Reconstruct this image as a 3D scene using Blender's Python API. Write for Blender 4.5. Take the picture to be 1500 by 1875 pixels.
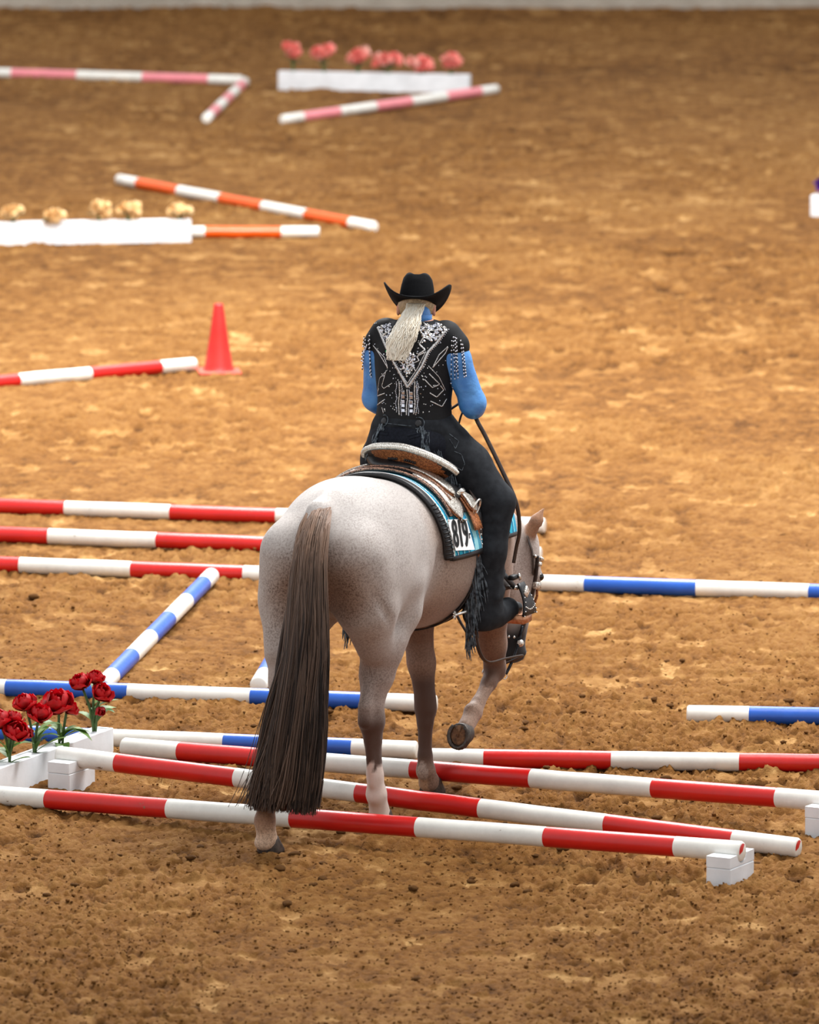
import bpy, math, random
import numpy as np
from mathutils import Vector, Matrix
from mathutils.bvhtree import BVHTree
for o in list(bpy.data.objects): bpy.data.objects.remove(o)
random.seed(7); RNG = np.random.default_rng(11)
COL = bpy.context.scene.collection
SC = bpy.context.scene
PI = math.pi

# ------------------------------------------------------------------ camera, world, lights
cam = bpy.data.cameras.new('camera'); camo = bpy.data.objects.new('camera', cam); COL.objects.link(camo)
camo.location = (0, -33.0, 6.4418)
camo.rotation_euler = (PI/2 - 0.150269, 0, 0)
cam.sensor_fit = 'VERTICAL'; cam.sensor_height = 36.0; cam.sensor_width = 28.8
cam.lens = 13802.8/1875*36.0
cam.clip_end = 300
cam.dof.use_dof = True; cam.dof.focus_distance = 34.4; cam.dof.aperture_fstop = 4.0
SC.camera = camo
SC.view_settings.view_transform = 'Standard'; SC.view_settings.look = 'None'
SC.view_settings.gamma = 1; SC.view_settings.use_curve_mapping = False
SC.view_settings.exposure = 0.42
world = bpy.data.worlds.new('arena_daylight'); SC.world = world; world.use_nodes = True
bg = world.node_tree.nodes['Background']
bg.inputs[0].default_value = (0.95, 0.97, 1.0, 1); bg.inputs[1].default_value = 0.72
def area_lamp(name, loc, target, size, energy, color=(1, .985, .965)):
    l = bpy.data.lights.new(name, 'AREA'); l.shape = 'RECTANGLE'; l.size, l.size_y = size
    l.energy = energy; l.color = color
    o = bpy.data.objects.new(name, l); COL.objects.link(o); o.location = loc
    o.rotation_euler = (Vector(target)-Vector(loc)).to_track_quat('-Z', 'Y').to_euler()
    return o
area_lamp('arena_roof_lamp', (4.0, 3.0, 10), (0.5, 3.5, 0), (6, 3), 1250)
area_lamp('arena_roof_lamp', (-1.0, 14, 11), (0, 14, 0), (10, 4), 3500)
area_lamp('arena_roof_lamp', (2.0, 25, 12), (0, 24, 0), (10, 5), 900)

# ------------------------------------------------------------------ helpers
def lin(r, g, b):
    def f(c):
        c /= 255.0
        return c/12.92 if c <= .04045 else ((c+.055)/1.055)**2.4
    return (f(r), f(g), f(b), 1.0)

def new_mat(name):
    m = bpy.data.materials.new(name); m.use_nodes = True
    nt = m.node_tree; return m, nt, nt.nodes['Principled BSDF']

def add_bump(nt, b, scale, strength, dist=.005, coord='Object', detail=4):
    tc = nt.nodes.new('ShaderNodeTexCoord'); n = nt.nodes.new('ShaderNodeTexNoise')
    n.inputs['Scale'].default_value = scale; n.inputs['Detail'].default_value = detail
    nt.links.new(tc.outputs[coord], n.inputs['Vector'])
    bp = nt.nodes.new('ShaderNodeBump'); bp.inputs['Strength'].default_value = strength; bp.inputs['Distance'].default_value = dist
    nt.links.new(n.outputs['Fac'], bp.inputs['Height']); nt.links.new(bp.outputs['Normal'], b.inputs['Normal'])

def mat(name, c1, c2=None, scale=20, rough=.6, metal=0., bump=None, lo=.35, hi=.65, spec=.5, trans=0., coat=0.):
    m, nt, b = new_mat(name)
    b.inputs['Roughness'].default_value = rough; b.inputs['Metallic'].default_value = metal
    b.inputs['Specular IOR Level'].default_value = spec
    b.inputs['Coat Weight'].default_value = coat
    if c2 is None:
        c2 = tuple(min(1, x*.86) for x in c1[:3])+(1,)
    tc = nt.nodes.new('ShaderNodeTexCoord'); n = nt.nodes.new('ShaderNodeTexNoise')
    n.inputs['Scale'].default_value = scale; n.inputs['Detail'].default_value = 5
    nt.links.new(tc.outputs['Object'], n.inputs['Vector'])
    r = nt.nodes.new('ShaderNodeValToRGB'); e = r.color_ramp.elements
    e[0].position = lo; e[0].color = c1; e[1].position = hi; e[1].color = c2
    nt.links.new(n.outputs['Fac'], r.inputs['Fac']); nt.links.new(r.outputs['Color'], b.inputs['Base Color'])
    if bump: add_bump(nt, b, bump[0], bump[1], bump[2] if len(bump) > 2 else .005)
    if trans:
        t = nt.nodes.new('ShaderNodeBsdfTranslucent'); nt.links.new(r.outputs['Color'], t.inputs['Color'])
        mx = nt.nodes.new('ShaderNodeMixShader'); mx.inputs[0].default_value = trans
        nt.links.new(b.outputs[0], mx.inputs[1]); nt.links.new(t.outputs[0], mx.inputs[2])
        nt.links.new(mx.outputs[0], nt.nodes['Material Output'].inputs['Surface'])
    return m

def link(name, me, parent=None, loc=(0, 0, 0)):
    o = bpy.data.objects.new(name, me); COL.objects.link(o); o.location = loc
    if parent: o.parent = parent
    return o

def mesh(name, verts, faces, mats, smooth=True, mi=None):
    me = bpy.data.meshes.new(name)
    v = np.asarray(verts, dtype=np.float32)
    me.from_pydata(v.tolist(), [], [list(map(int, f)) for f in faces])
    for m in (mats if isinstance(mats, (list, tuple)) else [mats]): me.materials.append(m)
    if mi is not None: me.polygons.foreach_set('material_index', np.asarray(mi, dtype=np.int32))
    me.polygons.foreach_set('use_smooth', np.full(len(me.polygons), smooth))
    me.update(); return me

def fast_mesh(name, V, Q, mats, smooth=True):
    me = bpy.data.meshes.new(name); Q = np.asarray(Q, dtype=np.int32); k = Q.shape[1]
    me.vertices.add(len(V)); me.vertices.foreach_set('co', np.asarray(V, dtype=np.float32).ravel())
    me.loops.add(Q.size); me.loops.foreach_set('vertex_index', Q.ravel())
    me.polygons.add(len(Q)); me.polygons.foreach_set('loop_start', np.arange(0, Q.size, k, dtype=np.int32))
    for m in (mats if isinstance(mats, (list, tuple)) else [mats]): me.materials.append(m)
    me.update(calc_edges=True)
    me.polygons.foreach_set('use_smooth', np.full(len(Q), smooth))
    return me

def attr(me, name, vals):
    vals = np.asarray(vals, dtype=np.float32)
    if vals.ndim == 1:
        a = me.attributes.new(name, 'FLOAT', 'POINT'); a.data.foreach_set('value', vals)
    else:
        if vals.shape[1] == 3: vals = np.concatenate([vals, np.ones((len(vals), 1), np.float32)], 1)
        a = me.attributes.new(name, 'FLOAT_COLOR', 'POINT'); a.data.foreach_set('color', vals.ravel())

def tag(o, label=None, cat=None, group=None, kind=None):
    if label: o['label'] = label
    if cat: o['category'] = cat
    if group: o['group'] = group
    if kind: o['kind'] = kind
    return o

def empty(name, loc, rz=0., parent=None):
    o = bpy.data.objects.new(name, None); COL.objects.link(o); o.location = loc; o.rotation_euler = (0, 0, rz)
    o.empty_display_size = .1
    if parent: o.parent = parent
    return o

class MB:
    """collects geometry for one mesh"""
    def __init__(s): s.v = []; s.f = []; s.m = []
    def add(s, v, f, m=0):
        n = len(s.v); s.v += [tuple(p) for p in v]; s.f += [[i+n for i in q] for q in f]; s.m += [m]*len(f); return s
    def box(s, c, d, R=None, m=0, bev=0.004):
        hx, hy, hz = d[0]/2, d[1]/2, d[2]/2; b = min(bev, hx*.4, hy*.4, hz*.4)
        pts = []; idx = {}
        for sx in (-1, 1):
            for sy in (-1, 1):
                for sz in (-1, 1):
                    for ax in range(3):
                        p = [sx*(hx-b), sy*(hy-b), sz*(hz-b)]
                        p[ax] = (sx*hx, sy*hy, sz*hz)[ax]
                        idx[(sx, sy, sz, ax)] = len(pts); pts.append(p)
        F = []
        for ax in range(3):
            o1, o2 = (ax+1) % 3, (ax+2) % 3
            for sg in (-1, 1):
                q = []
                for a, b2 in ((-1, -1), (1, -1), (1, 1), (-1, 1)):
                    k = [0, 0, 0]; k[ax] = sg; k[o1] = a; k[o2] = b2; q.append(idx[(*k, ax)])
                F.append(q if sg > 0 else q[::-1])
        for ax in range(3):
            o1, o2 = (ax+1) % 3, (ax+2) % 3
            for a in (-1, 1):
                for b2 in (-1, 1):
                    k1 = [0, 0, 0]; k1[o1] = a; k1[o2] = b2; k1[ax] = -1
                    k2 = list(k1); k2[ax] = 1
                    q = [idx[(*k1, o1)], idx[(*k2, o1)], idx[(*k2, o2)], idx[(*k1, o2)]]
                    F.append(q if a*b2 < 0 else q[::-1])
        for sx in (-1, 1):
            for sy in (-1, 1):
                for sz in (-1, 1):
                    q = [idx[(sx, sy, sz, 0)], idx[(sx, sy, sz, 1)], idx[(sx, sy, sz, 2)]]
                    F.append(q if sx*sy*sz > 0 else q[::-1])
        P = []
        for p in pts:
            p = Vector(p)
            if R is not None: p = R @ p
            P.append((p.x+c[0], p.y+c[1], p.z+c[2]))
        return s.add(P, F, m)
    def tube(s, pts, rad, n=8, m=0, cap=True, flat=1.0, up=None):
        pts = [Vector(p) for p in pts]; N = len(pts)
        rad = [rad]*N if not hasattr(rad, '__len__') else list(rad)
        V = []; F = []; ref = Vector(up) if up else None
        prev = None
        for i, p in enumerate(pts):
            t = (pts[min(i+1, N-1)]-pts[max(i-1, 0)])
            t = t.normalized() if t.length > 1e-9 else Vector((0, 0, 1))
            if ref is not None: a = ref - t*ref.dot(t)
            elif prev is not None: a = prev - t*prev.dot(t)
            else:
                a = Vector((0, 0, 1)) if abs(t.z) < .9 else Vector((1, 0, 0)); a = a - t*a.dot(t)
            if a.length < 1e-6: a = t.orthogonal()
            a.normalize(); prev = a; b = t.cross(a)
            for k in range(n):
                an = 2*PI*k/n
                V.append(p + a*(math.cos(an)*rad[i]*flat) + b*(math.sin(an)*rad[i]))
        for i in range(N-1):
            for k in range(n):
                k2 = (k+1) % n
                F.append([i*n+k, i*n+k2, (i+1)*n+k2, (i+1)*n+k])
        if cap: F.append(list(range(n))[::-1]); F.append([(N-1)*n+k for k in range(n)])
        return s.add(V, F, m)
    def ball(s, c, r, nu=8, nv=6, m=0, R=None):
        r = (r, r, r) if not hasattr(r, '__len__') else r
        V = []; F = []
        for j in range(1, nv):
            for i in range(nu):
                th = PI*j/nv; ph = 2*PI*i/nu
                V.append(Vector((r[0]*math.sin(th)*math.cos(ph), r[1]*math.sin(th)*math.sin(ph), r[2]*math.cos(th))))
        t = len(V); V.append(Vector((0, 0, r[2]))); V.append(Vector((0, 0, -r[2])))
        for j in range(nv-2):
            for i in range(nu):
                i2 = (i+1) % nu; F.append([j*nu+i, (j+1)*nu+i, (j+1)*nu+i2, j*nu+i2])
        for i in range(nu):
            i2 = (i+1) % nu; F.append([t, i, i2]); F.append([t+1, (nv-2)*nu+i2, (nv-2)*nu+i])
        V = [(R @ p if R is not None else p)+Vector(c) for p in V]
        return s.add(V, F, m)
    def grid(s, P, m=0, thick=0., closed=False):
        """P: array (a,b,3) sheet, optional thickness along its normals"""
        P = np.asarray(P, float); a, b = P.shape[:2]
        du = np.gradient(P, axis=0); dv = np.gradient(P, axis=1)
        n = np.cross(du, dv); n /= np.linalg.norm(n, axis=2, keepdims=True)+1e-12
        def q(off, flip):
            F = []
            for i in range(a-1):
                for j in range(b-1):
                    f = [i*b+j, (i+1)*b+j, (i+1)*b+j+1, i*b+j+1]
                    F.append([x+off for x in (f[::-1] if flip else f)])
            return F
        if thick == 0: return s.add(P.reshape(-1, 3), q(0, False), m)
        V = np.concatenate([(P+n*thick/2).reshape(-1, 3), (P-n*thick/2).reshape(-1, 3)]); o = a*b
        F = q(0, False)+q(o, True)
        for i in range(a-1):
            for j in (0, b-1):
                f = [i*b+j, (i+1)*b+j, (i+1)*b+j+o, i*b+j+o]; F.append(f[::-1] if j == 0 else f)
        for j in range(b-1):
            for i in (0, a-1):
                f = [i*b+j, i*b+j+1, i*b+j+1+o, i*b+j+o]; F.append(f if i == 0 else f[::-1])
        return s.add(V, F, m)
    def build(s, name, mats, parent=None, smooth=True, loc=(0, 0, 0)):
        return link(name, mesh(name, s.v, s.f, mats, smooth, s.m), parent, loc)
    def mesh(s, name, mats, smooth=True): return mesh(name, s.v, s.f, mats, smooth, s.m)

def catmull(P, n):
    P = np.asarray(P, float); m = len(P); t = np.linspace(0, m-1, n); out = np.zeros((n, P.shape[1]))
    for k, tt in enumerate(t):
        i = min(int(tt), m-2); f = tt-i
        p0, p1, p2, p3 = P[max(i-1, 0)], P[i], P[i+1], P[min(i+2, m-1)]
        out[k] = .5*((2*p1)+(-p0+p2)*f+(2*p0-5*p1+4*p2-p3)*f*f+(-p0+3*p1-3*p2+p3)*f**3)
    return out

# value noise in 2D / 3D, vectorised
def hash2(ix, iy, seed):
    h = (ix.astype(np.int64)*374761393 + iy.astype(np.int64)*668265263 + seed*974634777) & 0xffffffff
    h = ((h ^ (h >> 13))*1274126177) & 0xffffffff
    return ((h ^ (h >> 16)) & 0xffff)/65535.0
def vnoise(x, y, seed=0):
    ix = np.floor(x); iy = np.floor(y); fx = x-ix; fy = y-iy
    fx = fx*fx*fx*(fx*(fx*6-15)+10); fy = fy*fy*fy*(fy*(fy*6-15)+10)
    a = hash2(ix, iy, seed); b = hash2(ix+1, iy, seed); c = hash2(ix, iy+1, seed); d = hash2(ix+1, iy+1, seed)
    return (a*(1-fx)+b*fx)*(1-fy)+(c*(1-fx)+d*fx)*fy
def smooth01(x, a, b):
    t = np.clip((x-a)/(b-a), 0, 1); return t*t*(3-2*t)

# ------------------------------------------------------------------ implicit surfaces (blended solids)
class Field:
    def __init__(s, lo, hi, h):
        s.lo = np.array(lo, float); s.h = h; s.n = np.ceil((np.array(hi)-s.lo)/h).astype(int)+1
        s.F = np.full(s.n, .25, np.float32)
    def _sub(s, lo, hi):
        a = np.clip(np.floor((np.array(lo)-s.lo)/s.h).astype(int), 0, s.n); b = np.clip(np.ceil((np.array(hi)-s.lo)/s.h).astype(int)+1, 0, s.n)
        sl = tuple(slice(i, j) for i, j in zip(a, b))
        g = [(s.lo[k]+s.h*np.arange(a[k], b[k])).astype(np.float32) for k in range(3)]
        return sl, g[0][:, None, None], g[1][None, :, None], g[2][None, None, :]
    def _mix(s, sl, d, k, sub=False):
        A = s.F[sl]
        if sub:
            d = -d; h = np.clip(.5-.5*(A-d)/k, 0, 1)
            s.F[sl] = A*(1-h)+d*h + k*h*(1-h)
        else:
            h = np.clip(.5+.5*(A-d)/k, 0, 1); s.F[sl] = A*(1-h)+d*h - k*h*(1-h)
    def cone(s, a, b, ra, rb, k=.03, sub=False, sc=(1, 1, 1)):
        a = np.array(a, float); b = np.array(b, float); m = max(ra, rb)/min(sc)+k+3*s.h
        sl, X, Y, Z = s._sub(np.minimum(a, b)-m, np.maximum(a, b)+m)
        if s.F[sl].size == 0: return s
        sc = np.array(sc, float); A = a*sc; B = b*sc; ba = B-A; L = max(ba@ba, 1e-9)
        x = X*sc[0]-A[0]; y = Y*sc[1]-A[1]; z = Z*sc[2]-A[2]
        t = np.clip((x*ba[0]+y*ba[1]+z*ba[2])/L, 0, 1)
        d = np.sqrt((x-t*ba[0])**2+(y-t*ba[1])**2+(z-t*ba[2])**2)-(ra+(rb-ra)*t)
        s._mix(sl, d.astype(np.float32), k, sub); return s
    def chain(s, pts, k=.03, sc=(1, 1, 1)):
        for (a, ra), (b, rb) in zip(pts[:-1], pts[1:]): s.cone(a, b, ra, rb, k, sc=sc)
        return s
    def ell(s, c, r, R=None, k=.03, sub=False):
        c = np.array(c, float); r = np.array(r, float); m = r.max()+k+3*s.h
        sl, X, Y, Z = s._sub(c-m, c+m)
        if s.F[sl].size == 0: return s
        x, y, z = X-c[0], Y-c[1], Z-c[2]
        if R is not None:
            M = np.array(R).T; x, y, z = (M[0, 0]*x+M[0, 1]*y+M[0, 2]*z, M[1, 0]*x+M[1, 1]*y+M[1, 2]*z, M[2, 0]*x+M[2, 1]*y+M[2, 2]*z)
        q = np.sqrt((x/r[0])**2+(y/r[1])**2+(z/r[2])**2); q2 = np.sqrt((x/r[0]**2)**2+(y/r[1]**2)**2+(z/r[2]**2)**2)
        d = q*(q-1)/np.maximum(q2, 1e-6)
        s._mix(sl, d.astype(np.float32), k, sub); return s
    def box(s, lo, hi, k=.01, sub=False):
        lo = np.array(lo, float); hi = np.array(hi, float); c = (lo+hi)/2; e = (hi-lo)/2
        sl, X, Y, Z = s._sub(lo-k-3*s.h, hi+k+3*s.h)
        if s.F[sl].size == 0: return s
        qx, qy, qz = abs(X-c[0])-e[0], abs(Y-c[1])-e[1], abs(Z-c[2])-e[2]
        d = np.sqrt(np.maximum(qx, 0)**2+np.maximum(qy, 0)**2+np.maximum(qz, 0)**2)+np.minimum(np.maximum(np.maximum(qx, qy), qz), 0)
        s._mix(sl, d.astype(np.float32), k, sub); return s
    def loft(s, axis, st, k=.04):
        """st rows: t, c1, c2, h1, h2lo, h2hi, exponent ; axis 0 (x): c1->y, c2->z ; axis 2 (z): c1->y, c2->x"""
        st = np.array(st, float); t0, t1 = st[0, 0], st[-1, 0]
        n = 160; tt = np.linspace(0, len(st)-1, n); S = catmull(st, n); o = np.argsort(S[:, 0]); S = S[o]
        mx = st[:, 3:6].max()+k+.02
        if axis == 0:
            sl, X, Y, Z = s._sub((t0-.03, (st[:, 1]).min()-mx, (st[:, 2]).min()-mx), (t1+.03, st[:, 1].max()+mx, st[:, 2].max()+mx)); T, U, W = X, Y, Z
        else:
            sl, X, Y, Z = s._sub((st[:, 2].min()-mx, st[:, 1].min()-mx, t0-.03), (st[:, 2].max()+mx, st[:, 1].max()+mx, t1+.03)); T, U, W = Z, Y, X
        f = lambda c: np.interp(T, S[:, 0], S[:, c]).astype(np.float32)
        u = np.abs(U-f(1)); w = W-f(2); hu = f(3); hw = np.where(w > 0, f(5), f(4)); e = f(6)
        q = ((u/hu)**e+(np.abs(w)/hw)**e+1e-9)**(1/e)
        d = (q-1)*np.minimum(hu, hw)*.9
        over = np.maximum(T-t1, t0-T)
        d = np.where(over > 0, np.maximum(d, over), d)
        s._mix(sl, d.astype(np.float32), k); return s
    def mesh(s, smooth=2):
        F = s.F; S = F < 0
        c = np.zeros(tuple(i-1 for i in F.shape), np.int8)
        offs = [(i, j, k) for i in (0, 1) for j in (0, 1) for k in (0, 1)]
        def sh(A, o): return A[o[0]:A.shape[0]-1+o[0], o[1]:A.shape[1]-1+o[1], o[2]:A.shape[2]-1+o[2]]
        for o in offs: c += sh(S, o)
        act = (c > 0) & (c < 8); I = np.argwhere(act); ids = np.full(act.shape, -1, np.int32); ids[act] = np.arange(len(I))
        val = {o: F[I[:, 0]+o[0], I[:, 1]+o[1], I[:, 2]+o[2]] for o in offs}
        P = np.zeros((len(I), 3)); cnt = np.zeros(len(I))
        for o in offs:
            for ax in range(3):
                if o[ax]: continue
                o2 = list(o); o2[ax] = 1; o2 = tuple(o2); a, b = val[o], val[o2]; cr = (a < 0) != (b < 0)
                t = np.where(cr, a/np.where(cr, a-b, 1), 0)
                p = np.array(o, float)[None, :].repeat(len(I), 0); p[:, ax] += t
                P[cr] += p[cr]; cnt += cr
        V = s.lo+(I+P/cnt[:, None])*s.h
        Q = []
        for ax in range(3):
            u, v = (ax+1) % 3, (ax+2) % 3
            lo = [slice(1, -1)]*3; hi = [slice(1, -1)]*3; lo[ax] = slice(0, -1); hi[ax] = slice(1, None)
            A, B = S[tuple(lo)], S[tuple(hi)]; E = np.argwhere(A != B); inside = A[tuple(E.T)]
            base = E.copy(); base[:, u] += 1; base[:, v] += 1
            def cell(du, dv):
                q = base.copy(); q[:, u] -= du; q[:, v] -= dv; return ids[tuple(q.T)]
            q = np.stack([cell(1, 1), cell(0, 1), cell(0, 0), cell(1, 0)], 1)
            q[~inside] = q[~inside][:, ::-1]; Q.append(q)
        Q = np.concatenate(Q); Q = Q[(Q >= 0).all(1)]
        if smooth:
            E = np.concatenate([Q[:, [i, (i+1) % 4]] for i in range(4)]); E = np.concatenate([E, E[:, ::-1]])
            deg = np.bincount(E[:, 0], minlength=len(V))
            for it in range(smooth):
                N = np.stack([np.bincount(E[:, 0], V[E[:, 1], k], len(V)) for k in range(3)], 1)/np.maximum(deg, 1)[:, None]
                V = V*.5+N*.5
        return V, Q

# ------------------------------------------------------------------ materials
def paint(name, c, dirt=True, worn=.5):
    m, nt, b = new_mat(name); b.inputs['Roughness'].default_value = .32
    tc = nt.nodes.new('ShaderNodeTexCoord'); n = nt.nodes.new('ShaderNodeTexNoise'); n.inputs['Scale'].default_value = 9; n.inputs['Detail'].default_value = 8
    n.inputs['Roughness'].default_value = .7
    nt.links.new(tc.outputs['Object'], n.inputs['Vector'])
    r = nt.nodes.new('ShaderNodeValToRGB'); e = r.color_ramp.elements
    e[0].position = .25; e[0].color = c; e[1].position = .8; e[1].color = tuple(x*.82 for x in c[:3])+(1,)
    x = e.new(.66); x.color = tuple(x_*.82 for x_ in c[:3])+(1,); x = e.new(.69); x.color = lin(120, 92, 64)
    nt.links.new(n.outputs['Fac'], r.inputs['Fac']); nt.links.new(r.outputs['Color'], b.inputs['Base Color'])
    n2 = nt.nodes.new('ShaderNodeTexNoise'); n2.inputs['Scale'].default_value = 60; nt.links.new(tc.outputs['Object'], n2.inputs['Vector'])
    mr = nt.nodes.new('ShaderNodeMapRange'); mr.inputs['To Min'].default_value = .22; mr.inputs['To Max'].default_value = .45
    nt.links.new(n2.outputs['Fac'], mr.inputs['Value']); nt.links.new(mr.outputs[0], b.inputs['Roughness'])
    bp = nt.nodes.new('ShaderNodeBump'); bp.inputs['Strength'].default_value = .12; bp.inputs['Distance'].default_value = .004
    nt.links.new(n.outputs['Fac'], bp.inputs['Height']); nt.links.new(bp.outputs['Normal'], b.inputs['Normal'])
    return m
M = {}
M['white'] = paint('white_gloss_paint', lin(236, 234, 226))
M['red'] = paint('red_gloss_paint', lin(206, 26, 22))
M['blue'] = paint('blue_gloss_paint', lin(28, 88, 186))
M['orange'] = paint('orange_gloss_paint', lin(236, 92, 14))
M['pink'] = paint('pink_gloss_paint', lin(238, 142, 150))
M['planter'] = mat('white_planter_paint', lin(228, 231, 234), lin(214, 217, 220), 7, .6, bump=(40, .15))
M['soil'] = mat('dark_planter_slot', lin(60, 45, 32), lin(30, 22, 16), 40, .95)
M['leather_black'] = mat('black_leather', lin(26, 25, 27), lin(16, 15, 17), 60, .45, bump=(180, .25, .002))
M['leather_tan'] = mat('tooled_tan_leather', lin(178, 110, 62), lin(120, 66, 32), 130, .5, bump=(150, .7, .004), lo=.42, hi=.58)
M['leather_brown'] = mat('dark_brown_leather', lin(58, 40, 30), lin(36, 25, 20), 60, .5, bump=(180, .25, .002))
M['silver'] = mat('engraved_silver', lin(248, 243, 234), lin(160, 150, 138), 170, .30, metal=.7, bump=(150, .8, .003), lo=.40, hi=.60)
M['silver_plain'] = mat('polished_silver', lin(240, 238, 232), lin(210, 206, 200), 80, .22, metal=.85)
M['steel_dark'] = mat('dark_steel', lin(60, 62, 66), lin(30, 31, 34), 80, .3, metal=.9)
M['suede'] = mat('black_suede', lin(38, 41, 45), lin(27, 29, 33), 30, .9, bump=(300, .2, .001), spec=.2)
M['fringe'] = mat('black_suede_fringe_lit', lin(112, 122, 130), lin(34, 38, 43), 55, .8, spec=.3)  # black strands; the grey is their lit highlights mixed into the colour
M['denim'] = mat('black_navy_denim', lin(26, 29, 38), lin(18, 20, 27), 90, .9, bump=(500, .2, .001), spec=.2)
M['vest'] = mat('black_vest_cloth', lin(16, 16, 19), lin(10, 10, 12), 60, .75, bump=(300, .2, .001), spec=.3)
M['shirt'] = mat('blue_satin_shirt', lin(84, 144, 206), lin(62, 120, 188), 14, .42, bump=(22, .35, .02))
M['felt'] = mat('black_felt', lin(16, 16, 18), lin(11, 11, 13), 90, .95, spec=.15)
M['skin'] = mat('skin', lin(214, 152, 120), lin(196, 128, 100), 30, .5)
M['hair_root'] = mat('dark_blond_hair', lin(188, 158, 116), lin(140, 110, 76), 120, .5)
M['boot'] = mat('black_boot_leather', lin(24, 23, 24), lin(14, 14, 15), 60, .4)
M['card'] = mat('white_card', lin(240, 238, 236), lin(232, 230, 228), 10, .6)
M['ink'] = mat('black_ink', lin(14, 14, 16), lin(10, 10, 12), 10, .6)
M['hoof'] = mat('hoof_horn', lin(74, 62, 54), lin(44, 37, 33), 60, .6, bump=(80, .3))
M['hoof_sole'] = mat('hoof_sole', lin(120, 84, 54), lin(70, 46, 28), 55, .85, bump=(70, .8, .01))
M['shoe'] = mat('worn_horseshoe_steel', lin(92, 84, 78), lin(60, 52, 46), 60, .5, metal=.6)
M['cone'] = mat('red_cone_plastic', lin(206, 38, 28), lin(186, 30, 24), 12, .5)
M['cone_base'] = mat('dusty_cone_base', lin(212, 96, 78), lin(200, 70, 55), 14, .7)
M['stem'] = mat('green_stem', lin(74, 104, 50), lin(48, 76, 34), 30, .6)
M['leaf'] = mat('green_silk_leaf', lin(112, 142, 62), lin(60, 100, 36), 26, .55, trans=.25)
M['leaf_dark'] = mat('dark_green_leaf', lin(50, 72, 44), lin(30, 50, 30), 30, .6)
M['petal_red'] = mat('red_silk_petal', lin(196, 10, 22), lin(140, 4, 12), 28, .5, trans=.25)
M['petal_pink'] = mat('coral_pink_petal', lin(244, 104, 104), lin(250, 176, 158), 34, .6, trans=.2)
M['petal_cream'] = mat('cream_petal', lin(248, 222, 172), lin(226, 178, 106), 34, .6, trans=.2)
M['petal_purple'] = mat('purple_petal', lin(92, 36, 160), lin(64, 20, 120), 30, .6, trans=.2)
M['concrete'] = mat('pale_wall_boards', lin(176, 166, 152), lin(158, 148, 134), 4, .85, bump=(20, .2))
M['jet'] = mat('smoky_crystal_bead', lin(60, 56, 52), lin(20, 20, 22), 300, .15, metal=.5)

def sand_material():
    m, nt, b = new_mat('arena_sand'); b.inputs['Roughness'].default_value = .95; b.inputs['Specular IOR Level'].default_value = .15
    a = nt.nodes.new('ShaderNodeAttribute'); a.attribute_name = 'tone'
    tc = nt.nodes.new('ShaderNodeTexCoord')
    n = nt.nodes.new('ShaderNodeTexNoise'); n.inputs['Scale'].default_value = 30; n.inputs['Detail'].default_value = 10; n.inputs['Roughness'].default_value = .8
    nt.links.new(tc.outputs['Object'], n.inputs['Vector'])
    ad = nt.nodes.new('ShaderNodeMath'); ad.operation = 'MULTIPLY_ADD'; ad.inputs[1].default_value = .5; 
    nt.links.new(n.outputs['Fac'], ad.inputs[0]); nt.links.new(a.outputs['Fac'], ad.inputs[2])
    r = nt.nodes.new('ShaderNodeValToRGB'); e = r.color_ramp.elements
    e[0].position = .30; e[0].color = lin(78, 48, 20)
    e[1].position = 1.15 if False else 1.0; e[1].color = lin(206, 164, 106)
    x = e.new(.52); x.color = lin(130, 87, 41)
    x = e.new(.78); x.color = lin(161, 118, 67)
    nt.links.new(ad.outputs[0], r.inputs['Fac']); nt.links.new(r.outputs['Color'], b.inputs['Base Color'])
    n3 = nt.nodes.new('ShaderNodeTexNoise'); n3.inputs['Scale'].default_value = 70; n3.inputs['Detail'].default_value = 6; n3.inputs['Roughness'].default_value = .7
    nt.links.new(tc.outputs['Object'], n3.inputs['Vector'])
    bp = nt.nodes.new('ShaderNodeBump'); bp.inputs['Strength'].default_value = .9; bp.inputs['Distance'].default_value = .02
    nt.links.new(n3.outputs['Fac'], bp.inputs['Height']); nt.links.new(bp.outputs['Normal'], b.inputs['Normal'])
    return m
M['sand'] = sand_material()

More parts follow.
